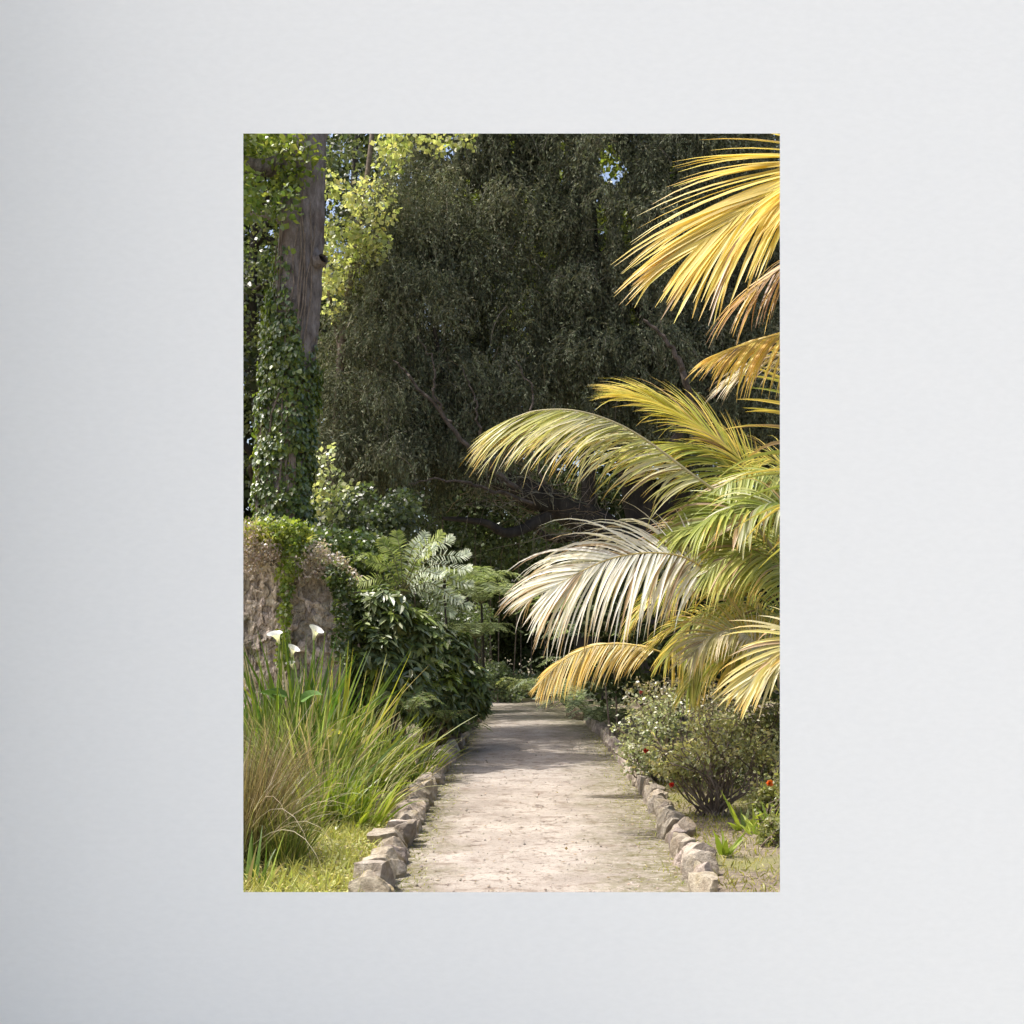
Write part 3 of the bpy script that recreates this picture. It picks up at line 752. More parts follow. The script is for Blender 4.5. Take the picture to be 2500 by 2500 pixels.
DK1, DK2 = (.030, .042, .016), (.085, .105, .035)
far_tree(630, 32, 150, 3.2, 'oak_tree', 'shadowy tree with crooked bare limbs left of the ivy trunk', (.09, .115, .05), (.24, .27, .11), 90, 190, .12, 14)
far_tree(870, 33, 60, 3.2, 'oak_tree', 'dark oak with crooked branches showing between ivy trunk and conifer', (.05, .065, .03), (.17, .19, .09), 60, 170, .12, 18)
far_tree(1420, 33, 0, 3.6, 'broadleaf_tree', 'tall green tree glimpsed through the top of the conifer', (.10, .13, .03), (.30, .34, .07), 80, 170, .2, 6)
far_tree(1660, 32, 60, 2.2, 'broadleaf_tree', 'sunlit tree glimpsed behind the conifer right of its sky gap', (.10, .13, .03), (.30, .34, .07), 56, 160, .2, 6)
far_tree(1950, 30, 0, 4.0, 'broadleaf_tree', 'dark tree behind the palm at the right', DK1, DK2, 70, 170, .2, 4)
far_tree(520, 34, -50, 3.6, 'broadleaf_tree', 'pale green tree filling the gap at the far left', (.10, .14, .05), (.26, .31, .10), 80, 170, .14, 6)
far_tree(200, 24, 100, 4.0, 'broadleaf_tree', 'dark tree beyond the left end of the stone wall', DK1, (.12, .14, .045), 70, 170, .18, 6)

# far wood closing the view
a = Acc()
nw = 420
cen = np.stack([rnd(nw, -26, 26), rnd(nw, 39.5, 46), rnd(nw, .3, 21)], 1)
px = cen[:, 0] / cen[:, 1] * F + CX; py = HZ - (cen[:, 2] - CH) / cen[:, 1] * F
cen = cen[~(((px - 1490) / 90) ** 2 + ((py - 390) / 120) ** 2 < 1) & ~(((px - 1160) / 55) ** 2 + ((py - 460) / 70) ** 2 < 1)]
clumps(a, cen, np.tile([1.9, 1.2, 1.5], (len(cen), 1)), 300, .34, (.028, .04, .018), (.09, .11, .04), .42, shell=.2)
for k in range(26):
    x, y = R.uniform(-24, 24), R.uniform(36, 44)
    tube(a, spline([(x, y, -.1), (x + .2, y, 5), (x - .3, y, 10), (x, y, 17)], 12), np.linspace(.3, .12, 12), 7, (.03, .026, .022))
tag(a.build('woodland', M_DARK), 'dark far wood closing the view behind the trees', 'wood', kind='stuff')

# ------------------------------------------------------------------ old rubble wall on the left
wy = 13.2
gx = np.concatenate([np.linspace(-7.5, -3.6, 40)[:-1], np.linspace(-3.6, -1.99, 221)]); gz = np.linspace(0, 1, 240)
ht = np.interp(gx, [-7.5, -4, -3.1, -2.55, -2.4, -2.2, -1.98], [2.9, 2.85, 2.78, 2.62, 2.42, 2.36, 2.28])
ht = ht + np.array([.06 * mnoise.noise(Vector((x * 5, 0, 0))) for x in gx])
XX = np.repeat(gx[None], 240, 0); ZZ = gz[:, None] * ht[None]
rgw = np.random.default_rng(4)
sd = np.stack([rgw.uniform(-7.6, -1.8, 2600), rgw.uniform(-.1, 3.0, 2600)], 1)
sdr = rgw.random(2600)
nz2 = np.array([[mnoise.noise_vector(Vector((x * 11, 1, z * 9)))[:2] for x, z in zip(r1, r2)] for r1, r2 in zip(XX, ZZ)])
qx_ = XX + .055 * nz2[..., 0]; qz_ = ZZ + .075 * nz2[..., 1]
D1 = np.full(XX.shape, 9.); D2 = np.full(XX.shape, 9.); ID = np.zeros(XX.shape, int)
for k in range(2600):
    dd = np.hypot((qx_ - sd[k, 0]) * 1.25, (qz_ - sd[k, 1]) * .95)
    nb_ = dd < D1
    D2 = np.where(nb_, D1, np.minimum(D2, dd)); ID = np.where(nb_, k, ID); D1 = np.where(nb_, dd, D1)
crv = np.clip((D2 - D1) / .028, 0, 1)
dn = np.array([[mnoise.fractal(Vector((x * 9, 4, z * 6)), .8, 2.1, 6) for x, z in zip(r1, r2)] for r1, r2 in zip(XX, ZZ)])
YF = wy + .5 * np.clip(-2.62 - XX, 0, 5) - .055 * sdr[ID] - .012 * crv - .045 * dn + .05 * gz[:, None] + .16 * np.clip((XX + 2.2) / .2, 0, 1) ** 2
TN = np.stack([.95 + .4 * sdr[ID], .93 + .38 * sdr[ID] + .02 * np.sin(ID), .89 + .36 * sdr[ID] + .05 * np.sin(ID * 1.7)], -1) * (.93 + .07 * crv)[..., None]
nx, nz = 260, 240
i = np.arange(nz - 1)[:, None]; j = np.arange(nx - 1)[None]
ff = np.stack([i * nx + j, i * nx + j + 1, (i + 1) * nx + j + 1, (i + 1) * nx + j], -1).reshape(-1, 4)
a = Acc(); V = np.stack([XX, YF, ZZ], -1).reshape(-1, 3); Vb = np.stack([XX, YF + .8, ZZ], -1).reshape(-1, 3)
o = nx * nz
tpf = [[(nz - 1) * nx + q, (nz - 1) * nx + q + 1, o + (nz - 1) * nx + q + 1, o + (nz - 1) * nx + q] for q in range(nx - 1)]
sdf = [[q * nx + nx - 1, o + q * nx + nx - 1, o + (q + 1) * nx + nx - 1, (q + 1) * nx + nx - 1] for q in range(nz - 1)]
a.add(np.vstack([V, Vb]), np.vstack([ff, ff[:, ::-1] + o, tpf, sdf]), np.vstack([TN.reshape(-1, 3), TN.reshape(-1, 3)]))
tag(a.build('stone_wall', M_RUBBLE, base=(-2, wy, 0)), 'old weathered rubble wall with vertical streaks behind the white lilies', 'wall')


def grass_tuft(acc, cen, rad, n, L, wd, c1, c2, lean=.5, g=.9, k=5, out=None):
    cen = np.asarray(cen, float)
    th = rnd(n, 0, 2 * math.pi); r = np.sqrt(R.random(n))
    B = cen + np.stack([np.cos(th) * r * rad[0], np.sin(th) * r * rad[1], np.zeros(n)], 1)
    D = np.stack([np.cos(th) * r * lean, np.sin(th) * r * lean, np.ones(n)], 1) + R.normal(size=(n, 3)) * [.28, .28, .12]
    if out is not None: D = D + np.asarray(out)
    ll = L * rnd(n, .5, 1.1)
    G = grow(B, D, ll, g * np.where(R.random(n) < .72, rnd(n, .2, 1.1), rnd(n, 1.3, 2.8)), k, 1.3)
    c = vary(mixc(np.asarray(c1), np.asarray(c2), np.clip(rnd(n, -.2, 1.2), 0, 1)), n, .2)
    dd_ = R.random(n) < .08
    c[dd_] = np.array([.46, .38, .22]) * rnd((int(dd_.sum()), 1), .6, 1.2)
    ref = nrm(np.stack([np.cos(th), np.sin(th), np.full(n, .6)], 1) + rdir(n) * .5)
    ribbons(acc, G, wd * rnd(n, .6, 1.2), np.concatenate([[.7, 1.0], np.linspace(1, .08, k - 1)]), c, ref)


# growth along the wall top
vg = thing('creeper', 'green creeper and grass spilling over the old wall top', 'plant', W(620, 1250, 13.3))
a = Acc()
for x, z, n, rx in ((-3.3, 2.85, 420, .5), (-2.75, 2.72, 420, .35), (-4.4, 2.9, 420, .8), (-6, 2.9, 420, 1.0)):
    grass_tuft(a, (x, 13.25, z), (rx, .25), n * 2, .24, .007, (.28, .32, .05), (.60, .58, .16), 1.0, 1.4)
a.build('grass_blades', M_GRASS, vg)
a = Acc()
cen = np.array([W(x, y, 13.05) for x, y in [(690, 1290), (700, 1330), (715, 1370), (700, 1400), (725, 1330), (680, 1310), (650, 1290), (720, 1300), (700, 1440), (695, 1500), (692, 1560), (690, 1600), (730, 1290)]])
clumps(a, cen, np.array([[.14, .10, .13]] * 8 + [[.07, .06, .15]] * 4 + [[.15, .1, .1]]), 170, .05, (.12, .18, .03), (.34, .40, .07), .42)
cen = np.array([W(x, y, 13.0) for x, y in [(825, 1400), (832, 1440), (830, 1480), (838, 1520), (830, 1560), (842, 1600), (815, 1410), (850, 1430)]])
clumps(a, cen, np.tile([.10, .12, .14], (8, 1)), 150, .055, (.05, .08, .02), (.16, .20, .05), .42)
a.build('foliage', M_LEAF, vg)
dv = thing('dry_shrub', 'dry pinkish brown scrub on top of the old wall', 'plant', W(620, 1330, 13.2))
a = Acc()
cen = np.array([W(x, y, 12.98) for x, y in [(600, 1290), (610, 1330), (630, 1350), (600, 1360), (650, 1360), (640, 1310), (620, 1375), (660, 1340), (560, 1330), (520, 1300)]])
clumps(a, cen, np.tile([.14, .12, .12], (10, 1)), 170, .04, (.34, .26, .21), (.58, .49, .43), .3)
a.build('foliage', M_LEAF, dv)
dv = thing('dry_shrub', 'grey pink dry shrub on the wall end beside the ferns', 'plant', W(790, 1390, 13.3))
a = Acc()
cen = np.array([W(x, y, 13.1) for x, y in [(750, 1370), (770, 1390), (790, 1370), (800, 1400), (830, 1390), (760, 1350), (780, 1340), (850, 1410), (820, 1370), (740, 1400)]])
clumps(a, cen, np.tile([.14, .16, .10], (10, 1)), 190, .04, (.32, .26, .21), (.56, .49, .43), .3)
a.build('foliage', M_LEAF, dv)

# small leafy shrubs behind and beside the wall end
def shrub(name, label, spots, d, rad, n, size, c1, c2, mat, cat='shrub', asp=.4, shape=4, droop=.4):
    base = W(spots[0][0], HZ, d); base[2] = .05
    t_ = thing(name, label, cat, base)
    a = Acc()
    cen = np.array([W(s[0], s[1], d + (s[2] if len(s) > 2 else 0)) for s in spots])
    for k in range(min(9, len(cen))):
        f0 = np.array([cen[k][0] * .8 + base[0] * .2, cen[k][1], 0.]); tube(a, spline([f0, (f0 + cen[k]) / 2 + R.normal(size=3) * .08, cen[k]], 8), np.linspace(.018, .006, 8), 5, (1, 1, 1))
    a.build('stems', M_TWIG, t_)
    a = Acc(); clumps(a, cen, np.tile(rad, (len(cen), 1)), n, size, c1, c2, asp, droop=droop, shape=shape); a.build('foliage', mat, t_)
    return t_


def spots(x0, x1, y0_, y1_, n, dd=.5):
    return [(R.uniform(x0, x1), R.uniform(y0_, y1_), R.uniform(-dd, dd)) for _ in range(n)]


shrub('shrub', 'fresh green shrub growing behind the wall end under the ivy trunk', spots(770, 950, 1310, 1440, 26), 15.6, [.25, .25, .16], 190, .07, (.07, .11, .03), (.20, .26, .07), M_LEAF)
shrub('shrub', 'blue green shrub left of the fern fronds', spots(780, 1000, 1210, 1320, 26), 18, [.35, .35, .25], 170, .08, (.05, .07, .03), (.12, .155, .07), M_LEAF)
shrub('shrub', 'soft green undergrowth beneath the conifer', spots(960, 1400, 1270, 1480, 70, 1.0), 34, [.75, .6, .42], 200, .13, (.08, .115, .045), (.22, .27, .11), M_LEAF)
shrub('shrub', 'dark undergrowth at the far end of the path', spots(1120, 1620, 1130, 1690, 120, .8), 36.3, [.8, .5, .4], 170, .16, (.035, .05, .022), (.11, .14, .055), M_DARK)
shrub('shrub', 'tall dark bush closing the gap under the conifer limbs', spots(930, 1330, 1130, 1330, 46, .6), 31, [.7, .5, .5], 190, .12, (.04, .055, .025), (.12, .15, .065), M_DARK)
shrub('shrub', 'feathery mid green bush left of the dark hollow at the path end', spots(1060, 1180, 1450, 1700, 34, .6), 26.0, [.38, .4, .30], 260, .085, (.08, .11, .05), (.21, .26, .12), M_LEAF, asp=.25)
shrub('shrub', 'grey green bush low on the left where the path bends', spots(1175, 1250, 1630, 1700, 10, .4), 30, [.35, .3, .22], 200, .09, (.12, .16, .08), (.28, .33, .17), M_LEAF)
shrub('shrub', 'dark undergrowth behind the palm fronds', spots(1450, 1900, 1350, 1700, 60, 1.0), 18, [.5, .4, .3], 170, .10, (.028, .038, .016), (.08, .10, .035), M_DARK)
shrub('shrub', 'pale green low shrub where the path turns', spots(1190, 1330, 1650, 1720, 18, .6), 31.8, [.35, .3, .18], 150, .10, (.10, .14, .06), (.26, .31, .14), M_LEAF)


# big-leaved dark green shrubs: whorls of leaves on branch tips
def whorl_shrub(label, blobs, nper, seed):
    base = W(blobs[0][0], HZ, blobs[0][2]); base[2] = .05
    t_ = thing('rhododendron', label, 'shrub', base, 'big leaved shrubs left of the path')
    a = Acc(); al = Acc()
    for (px, py, d, rx, ry) in blobs:
        C = W(px, py, d); s = d / F
        u = rdir(nper); u[:, 1] = np.where(R.random(nper) < .7, -np.abs(u[:, 1]), u[:, 1])
        tips = C + u * R.uniform(.6, 1.02, nper)[:, None] * [rx * s, rx * s * .8, ry * s]
        for q in range(0, nper, 5):
            tube(a, spline([base + R.normal(size=3) * [.15, .1, 0], (base * .3 + C * .7), tips[q]], 8), np.linspace(.03, .006, 8), 5, (1, 1, 1))
        nl = 9
        ax = nrm(u * .7 + UPV * .75 + rdir(nper) * .3)
        A = nrm(np.cross(ax, rdir(nper))); Bv = np.cross(ax, A)
        th = (np.arange(nl) * 2.4)[None] + rnd((nper, 1), 0, 6)
        el = rnd((nper, nl), -.35, .55)
        D = (np.cos(th)[..., None] * A[:, None] + np.sin(th)[..., None] * Bv[:, None]) * np.cos(el)[..., None] + ax[:, None] * np.sin(el)[..., None] - UPV * .25
        P = np.repeat(tips[:, None], nl, 1) - ax[:, None] * rnd((nper, nl, 1), 0, .08)
        n = nper * nl
        sz = rnd(n, .11, .20)
        fresh = np.repeat(R.random(nper) < .16, nl)
        c = mixc(np.array([.075, .11, .034]), np.array([.26, .30, .12]), R.random(n) ** 1.5)
        c[fresh] = np.array([.24, .30, .05])
        leaves(al, P.reshape(-1, 3), D.reshape(-1, 3), np.repeat(ax, nl, 0), sz, sz * .2, vary(c, n, .2), fold=.3)
    a.build('stems', M_TWIG, t_); al.build('foliage', M_GLOSS, t_)
    return t_


whorl_shrub('dense dark green big leaved shrub beside the stone wall end', [(930, 1500, 14.2, 95, 70), (900, 1590, 14.0, 90, 90), (990, 1560, 14.4, 90, 90), (880, 1680, 14.0, 60, 80), (960, 1670, 14.2, 110, 90)], 150, 1)
whorl_shrub('rounded olive green shrub overhanging the left edge of the path', [(1080, 1590, 16.5, 75, 70), (1120, 1660, 17, 75, 65), (1040, 1680, 16, 75, 80), (1155, 1705, 17.5, 42, 40), (1080, 1740, 16.5, 60, 40)], 130, 2)


# ferns
def fern(label, cpx, cpy, d, nfr, L, c1, c2, group=None, arc=(0, 360), rise=.9, wpin=.16, trunk=0., name='fern', pin=26):
    base = W(cpx, cpy, d)
    if trunk == 0: pass
    g0 = base.copy()
    if trunk: g0[2] = .05
    t_ = thing(name, label, 'tree fern' if trunk else 'fern', g0, group)
    if trunk:
        a = Acc(); tube(a, spline([g0 - [0, 0, .1], (g0 + base) / 2 + [.05, 0, 0], base], 12), np.linspace(.03, .025, 12), 8, (1, 1, 1), .12); a.build('trunk', M_DBARK, t_)
    for k in range(nfr):
        az = math.radians(arc[0] + (arc[1] - arc[0]) * (k + R.uniform(.2, .8)) / nfr)
        o_ = np.array([math.cos(az), math.sin(az), 0]); l = L * R.uniform(.75, 1.1); rs = rise * R.uniform(.75, 1.2)
        C = np.array([base, base + o_ * l * .3 + UPV * l * .33 * rs, base + o_ * l * .62 + UPV * l * .45 * rs, base + o_ * l * .92 + UPV * l * (.45 * rs - .16)])
        frond(t_, C, pin, l * wpin, l * .0115, c1, c2, a0=80, a1=55, lift=.05, g=.35, t0=.08, tip=None, rw=.008, k=3, mat=M_LEAF, Lj=.05, prof=[.9, 1, .7, .1], fold=0,
              rcol=(.12, .11, .04))
    return t_


G1, G2 = (.18, .24, .08), (.36, .42, .20)
def pfern(label, bpx, bpy, d, tips, L, c1, c2, group):
    b0 = W(bpx, bpy, d)
    t_ = thing('fern', label, 'fern', b0, group)
    for (tx, ty, td) in tips:
        t1 = W(tx, ty, d + td); m1 = b0 * .55 + t1 * .45 + UPV * np.linalg.norm(t1 - b0) * .22
        frond(t_, np.array([b0, m1, b0 * .15 + t1 * .85 + UPV * .03, t1]), 30, L * R.uniform(.85, 1.1), .0085, c1, c2, up=(.1, -.8, .7), a0=78, a1=50, lift=0, g=.3, t0=.12, tip=None, rw=.007, k=3, mat=M_LEAF, Lj=.05,
              prof=[.9, 1, .7, .1], fold=0, rcol=(.14, .13, .05))


pfern('large upright fern with yellow green fronds standing at the wall end', 985, 1455, 14.6, [(930, 1316, 0), (968, 1298, .1), (1080, 1300, -.1), (900, 1365, -.1), (1020, 1318, .3), (870, 1420, -.1), (1050, 1345, -.3)], .135, (.22, .28, .05), (.46, .50, .16), 'ferns by the wall end')
pfern('fern with silvery fronds leaning right over the dark shrub', 975, 1455, 14.6, [(1105, 1310, 0), (1145, 1348, .1), (1150, 1385, -.2), (1155, 1425, 0), (1130, 1465, -.3), (1065, 1330, -.3), (1110, 1500, .1), (1085, 1400, -.4), (1150, 1480, .2), (1040, 1300, .2)], .125, (.36, .41, .27), (.62, .66, .52), 'ferns by the wall end')
fern('small fern with yellow green fronds behind the dry shrub', 930, 1400, 14.8, 8, .6, (.18, .24, .05), (.30, .36, .08), 'ferns by the wall end')
fern('tree fern with feathery fronds rising beyond the olive shrub', 1140, 1440, 27.5, 15, 1.7, G1, G2, 'tree ferns at the far end', (0, 360), .6, .2, 1., 'tree_fern', 30)
fern('tree fern half hidden behind the white palm frond', 1400, 1500, 28.5, 15, 1.7, (.17, .22, .08), (.32, .38, .18), 'tree ferns at the far end', (0, 360), .5, .2, 1., 'tree_fern', 30)
fern('thin stemmed tree fern left of the dark hollow', 1085, 1420, 24, 13, 1.2, (.13, .18, .06), (.28, .33, .14), 'tree ferns at the far end', (0, 360), .5, .2, 1., 'tree_fern', 30)
fern('grey green tree fern spreading right of the dark hollow', 1465, 1560, 22.5, 16, 1.5, (.22, .28, .16), (.40, .46, .30), 'tree ferns at the far end', (0, 360), .5, .2, 1., 'tree_fern', 30)
fern('grey green fern at the right edge of the path under the golden frond', 1395, 1735, 23.6, 15, 1.4, (.22, .28, .17), (.44, .49, .34), 'ferns right of the path', (0, 360), .9)
fern('pale fern drooping onto the path at its bend', 1335, 1702, 26.0, 14, 1.15, (.20, .26, .12), (.42, .47, .28), 'ferns right of the path', (0, 360), .8)
fern('fern with fronds reaching toward the path beneath the lowest palm frond', 1445, 1755, 21.5, 13, 1.15, (.20, .26, .12), (.42, .47, .28), 'ferns right of the path', (0, 360), .7)
fern('yellow green fern furthest along the right edge', 1290, 1690, 28.5, 13, 1.1, (.20, .25, .08), (.34, .38, .14), 'ferns right of the path', (0, 360), .7)
fern('tree fern with wide pale fronds just left of the dark hollow', 1175, 1475, 24.6, 15, 1.25, (.18, .23, .11), (.38, .43, .24), 'tree ferns at the far end', (0, 360), .75, .2, 1., 'tree_fern', 30)
fern('broad low tree fern above the left end of the path', 1160, 1560, 24.2, 14, 1.05, (.16, .21, .09), (.34, .40, .20), 'tree ferns at the far end', (0, 360), .7, .2, 1., 'tree_fern', 30)
fern('dark green fern closing the end of the path', 1235, 1685, 32.6, 14, 1.3, (.14, .19, .08), (.32, .37, .19), 'ferns beyond the end of the path', (0, 360), .8)
fern('grey fern behind the path end near the golden frond', 1310, 1690, 32.2, 14, 1.2, (.17, .22, .12), (.36, .41, .25), 'ferns beyond the end of the path', (0, 360), .8)
fern('tall grey green fern behind the lowest golden palm frond', 1420, 1640, 24.5, 14, 1.3, (.22, .28, .17), (.44, .49, .34), 'ferns right of the path', (0, 360), .6)
fern('small pale fern at the stones beyond the right row', 1465, 1765, 20.5, 11, .7, (.22, .28, .14), (.44, .49, .30), 'ferns right of the path', (0, 360), .6)
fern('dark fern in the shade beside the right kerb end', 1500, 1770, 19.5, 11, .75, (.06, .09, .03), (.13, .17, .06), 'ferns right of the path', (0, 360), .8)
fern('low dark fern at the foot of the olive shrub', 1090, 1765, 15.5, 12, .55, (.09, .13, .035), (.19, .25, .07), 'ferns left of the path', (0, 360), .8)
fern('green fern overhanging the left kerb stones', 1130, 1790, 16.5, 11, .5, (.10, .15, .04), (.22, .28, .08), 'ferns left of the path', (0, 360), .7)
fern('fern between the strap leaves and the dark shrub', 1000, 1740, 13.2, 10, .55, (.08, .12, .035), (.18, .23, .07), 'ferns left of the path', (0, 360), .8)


# ------------------------------------------------------------------ grasses and lilies on the left
def strap(label, px, d, n, L, wd, c1, c2, rad=(.25, .25), lean=.5, g=.8, name='iris_clump', cat='plant', out=None, k=7, grp=None):
    base = W(px, HZ, d); base[2] = .08
    a = Acc(); grass_tuft(a, base, rad, n, L, wd, c1, c2, lean, g, k, out)
    return tag(a.build(name, M_GRASS, base=base), label, cat, grp)


SG = 'strap leaved clumps in the left bed'
GR1, GR2 = (.07, .13, .018), (.24, .30, .035)
strap('tall clump of upright sword leaves below the white lilies', 715, 11.2, 210, 1.6, .026, (.06, .12, .02), (.20, .28, .04), (.35, .3), .35, .3, grp=SG)
strap('sword leaved clump with yellow tips left of the dark shrub', 825, 11.0, 70, 1.45, .021, (.14, .19, .025), (.48, .45, .07), (.24, .2), .55, .25, grp=SG, out=(.15, 0, 0))
strap('bright arching grass clump spilling toward the kerb', 815, 10.6, 260, 1.0, .015, (.11, .18, .03), (.38, .43, .09), (.28, .25), .6, 1.2, grp=SG)
strap('long pale bladed clump in the middle of the left bed', 755, 10.2, 300, 1.15, .017, (.08, .14, .025), (.40, .42, .14), (.32, .25), .5, .9, grp=SG)
strap('broad green clump behind the brown grass', 650, 10.6, 190, 1.25, .023, GR1, GR2, (.4, .3), .5, .5, grp=SG)
strap('short bright green clump beside the kerb stones', 850, 9.4, 130, .55, .013, (.14, .22, .02), (.42, .46, .06), (.26, .2), .6, .6, grp=SG)
strap('fresh green clump in front of the tall grasses', 775, 9.3, 150, .65, .014, (.11, .18, .02), (.36, .41, .06), (.24, .2), .5, .6, grp=SG)
strap('dark green clump in the shade right of the brown grass', 745, 9.3, 120, .72, .010, (.05, .08, .02), (.22, .26, .06), (.22, .2), .6, .8, grp=SG)
strap('green clump arching over the kerb below the ferns', 1015, 12.8, 110, .6, .011, (.09, .14, .02), (.34, .37, .06), (.18, .2), .6, .9, grp=SG)
strap('slim green clump near the kerb in the middle distance', 925, 11.6, 100, .85, .015, (.10, .15, .02), (.38, .40, .06), (.2, .2), .6, .5, grp=SG)
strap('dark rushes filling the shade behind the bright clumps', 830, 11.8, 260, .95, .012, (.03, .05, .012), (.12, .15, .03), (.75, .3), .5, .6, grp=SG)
strap('sparse seeding grass leaning across the strap leaves', 820, 9.9, 90, 1.15, .0035, (.44, .40, .24), (.64, .60, .38), (.45, .3), .9, 1.1, name='grass_clump', grp=SG)
# brown ornamental grass, nearest on the left
base = W(560, HZ, 7.9); base[2] = .08
a = Acc()
grass_tuft(a, base, (.26, .24), 1300, 1.16, .0034, (.10, .07, .035), (.30, .235, .13), .30, .7, 9)
grass_tuft(a, base + [.05, -.05, 0], (.28, .24), 900, .85, .0034, (.09, .10, .03), (.30, .28, .12), .55, 1.0, 9)
grass_tuft(a, base + [.05, -.1, .1], (.24, .2), 110, 1.1, .0035, (.40, .33, .24), (.58, .52, .42), 1.1, 1.6, 9)
tag(a.build('grass_clump', M_GRASS, base=base), 'large brown tinged fountain grass at the lower left', 'plant')
strap('green rushes at the right foot of the brown grass', 690, 7.75, 260, .5, .005, (.10, .14, .03), (.34, .36, .09), (.12, .14), .3, .4, name='grass_clump')
strap('broad leaves at the very bottom left corner', 606, 7.1, 26, .36, .017, (.10, .17, .03), (.34, .40, .14), (.16, .1), .6, .5, name='iris_clump')

# calla lilies
def spathe(acc, c, s, tiltdir):
    k, q = 12, 20
    ax = nrm(np.array([tiltdir * .25, -.35, 1.])); A = nrm(np.cross(ax, [0, 1., .2])); Bv = np.cross(ax, A)
    v = []
    for i_ in range(k):
        t = i_ / (k - 1)
        rr = s * (.10 + .05 * t + .36 * t ** 2.6)
        for j_ in range(q):
            th = 2 * math.pi * j_ / q
            lip = 1 + .55 * t ** 2 * max(0, math.cos(th - 2.2 * (1 if tiltdir > 0 else .45))) ** 2
            p = c + ax * (s * (t * 1.05 - .12 * t ** 4 * (1 - math.cos(th)))) + (A * math.cos(th) + Bv * math.sin(th)) * rr * lip
            v.append(p)
    f = [[i_ * q + j_, i_ * q + (j_ + 1) % q, (i_ + 1) * q + (j_ + 1) % q, (i_ + 1) * q + j_] for i_ in range(k - 1) for j_ in range(q)]
    cols = np.repeat(np.array([mixc(np.array([.45, .50, .22]), np.array([.84, .83, .78]), min(1, t * 2.4)) for t in np.linspace(0, 1, k)]), q, 0)
    acc.add(v, f, cols)
    return ax


for (px, py, s, td, lab) in ((682, 1572, .125, -1, 'white calla lily furthest left, leaning left'), (712, 1604, .11, 1, 'white calla lily lowest of the group, between the other two'),
                             (766, 1562, .13, 1, 'white calla lily furthest right and widest open'), (716, 1634, .08, -1, 'small half hidden white calla lily beneath the middle one')):
    d = 10.9
    c0 = W(px, py, d); base = np.array([c0[0] - td * .06, d + .05, .08])
    t_ = thing('calla_lily', lab + ', before the stone wall', 'flower', base, 'white calla lilies')
    a = Acc(); tube(a, spline([base, (base + c0) / 2 + [td * .03, 0, .1], c0 + [0, 0, .005]], 14), np.linspace(.011, .008, 14), 7, (.16, .24, .05)); a.build('stem', M_STEM, t_, smooth=True)
    a = Acc(); ax = spathe(a, c0, s, td); a.build('petal', M_PETAL, t_, smooth=True)
    a = Acc(); tube(a, [c0 + ax * s * .1, c0 + ax * s * .4, c0 + ax * s * .7], [.006, .007, .003], 6, (.7, .5, .05)); a.build('spadix', M_STEM, t_)
base = W(740, HZ, 10.9); base[2] = .08
t_ = thing('arum_leaves', 'broad arrow shaped leaves between the white lilies and the grasses', 'plant', base)
for (px, py, dx, L_, cc_) in ((735, 1710, .6, .24, (.12, .22, .05)), (700, 1700, -.8, .22, (.10, .18, .04)), (790, 1800, .8, .22, (.44, .44, .05)), (720, 1905, .3, .18, (.40, .44, .06)), (690, 1720, -.3, .26, (.10, .17, .03))):
    p = W(px, py, 10.3)
    a = Acc(); n = 1
    Gs = grow(p[None], np.array([[dx, -.25, .35]]), np.array([L_]), np.array([.9]), 7)
    ribbons(a, Gs, np.array([L_ * .2]), [.35, .85, 1, .95, .8, .58, .32, .04], vary(cc_, 1, .1), np.array([[.5, -.6, .5]]), fold=.5)
    tube(a, spline([base, (base + p) / 2 + [0, 0, .15], p], 10), np.linspace(.009, .006, 10), 6, (.14, .2, .05))
    a.build('leaf', M_GLOSS, t_)

# low ground cover in the beds
a = Acc()
n = 5600
y = rnd(n, 6.4, 9.6); x = pl(y) - .12 - np.abs(R.normal(size=n)) * .75
kp = (x > -2.6) & (R.random(n) < np.interp(np.array([mnoise.noise(Vector((q * 2.2, w * 2.2, 1))) for q, w in zip(x, y)]), [-.3, .15], [.25, 1]))
x, y = x[kp], y[kp]; n = len(x)
B = np.stack([x, y, bed_h(x, y)], 1)
Gs = grow(B, R.normal(size=(n, 3)) * [.5, .5, .2] + UPV, rnd(n, .03, .14) * np.interp(-x, [.8, 1.6], [.7, 1.5]), rnd(n, .1, 1), 3)
ribbons(a, Gs, rnd(n, .0025, .006), [.8, 1, .7, .1], vary(mixc(np.array([.28, .30, .07]), np.array([.58, .56, .22]), R.random(n)), n, .2))
n = 5200
y = rnd(n, 6.4, 9.9); x = pl(y) - .1 - np.abs(R.normal(size=n)) * .8
B = np.stack([x, y, bed_h(x, y) + rnd(n, .005, .05)], 1)
leaves(a, B, rdir(n) * [1, 1, .3], nrm(UPV + rdir(n) * .4), rnd(n, .02, .045), rnd(n, .008, .016), vary(mixc(np.array([.28, .30, .07]), np.array([.56, .52, .20]), R.random(n)), n, .2), shape=4)
n = 4200
y = rnd(n, 6.6, 14); x = pr(y) + .16 + np.abs(R.normal(size=n)) * .9
B = np.stack([x, y, bed_h(x, y)], 1)
Gs = grow(B, R.normal(size=(n, 3)) * [.6, .6, .2] + UPV, rnd(n, .02, .08), rnd(n, .1, 1), 3)
ribbons(a, Gs, rnd(n, .002, .005), [.8, 1, .7, .1], vary(mixc(np.array([.18, .18, .05]), np.array([.42, .40, .10]), R.random(n)), n, .25))
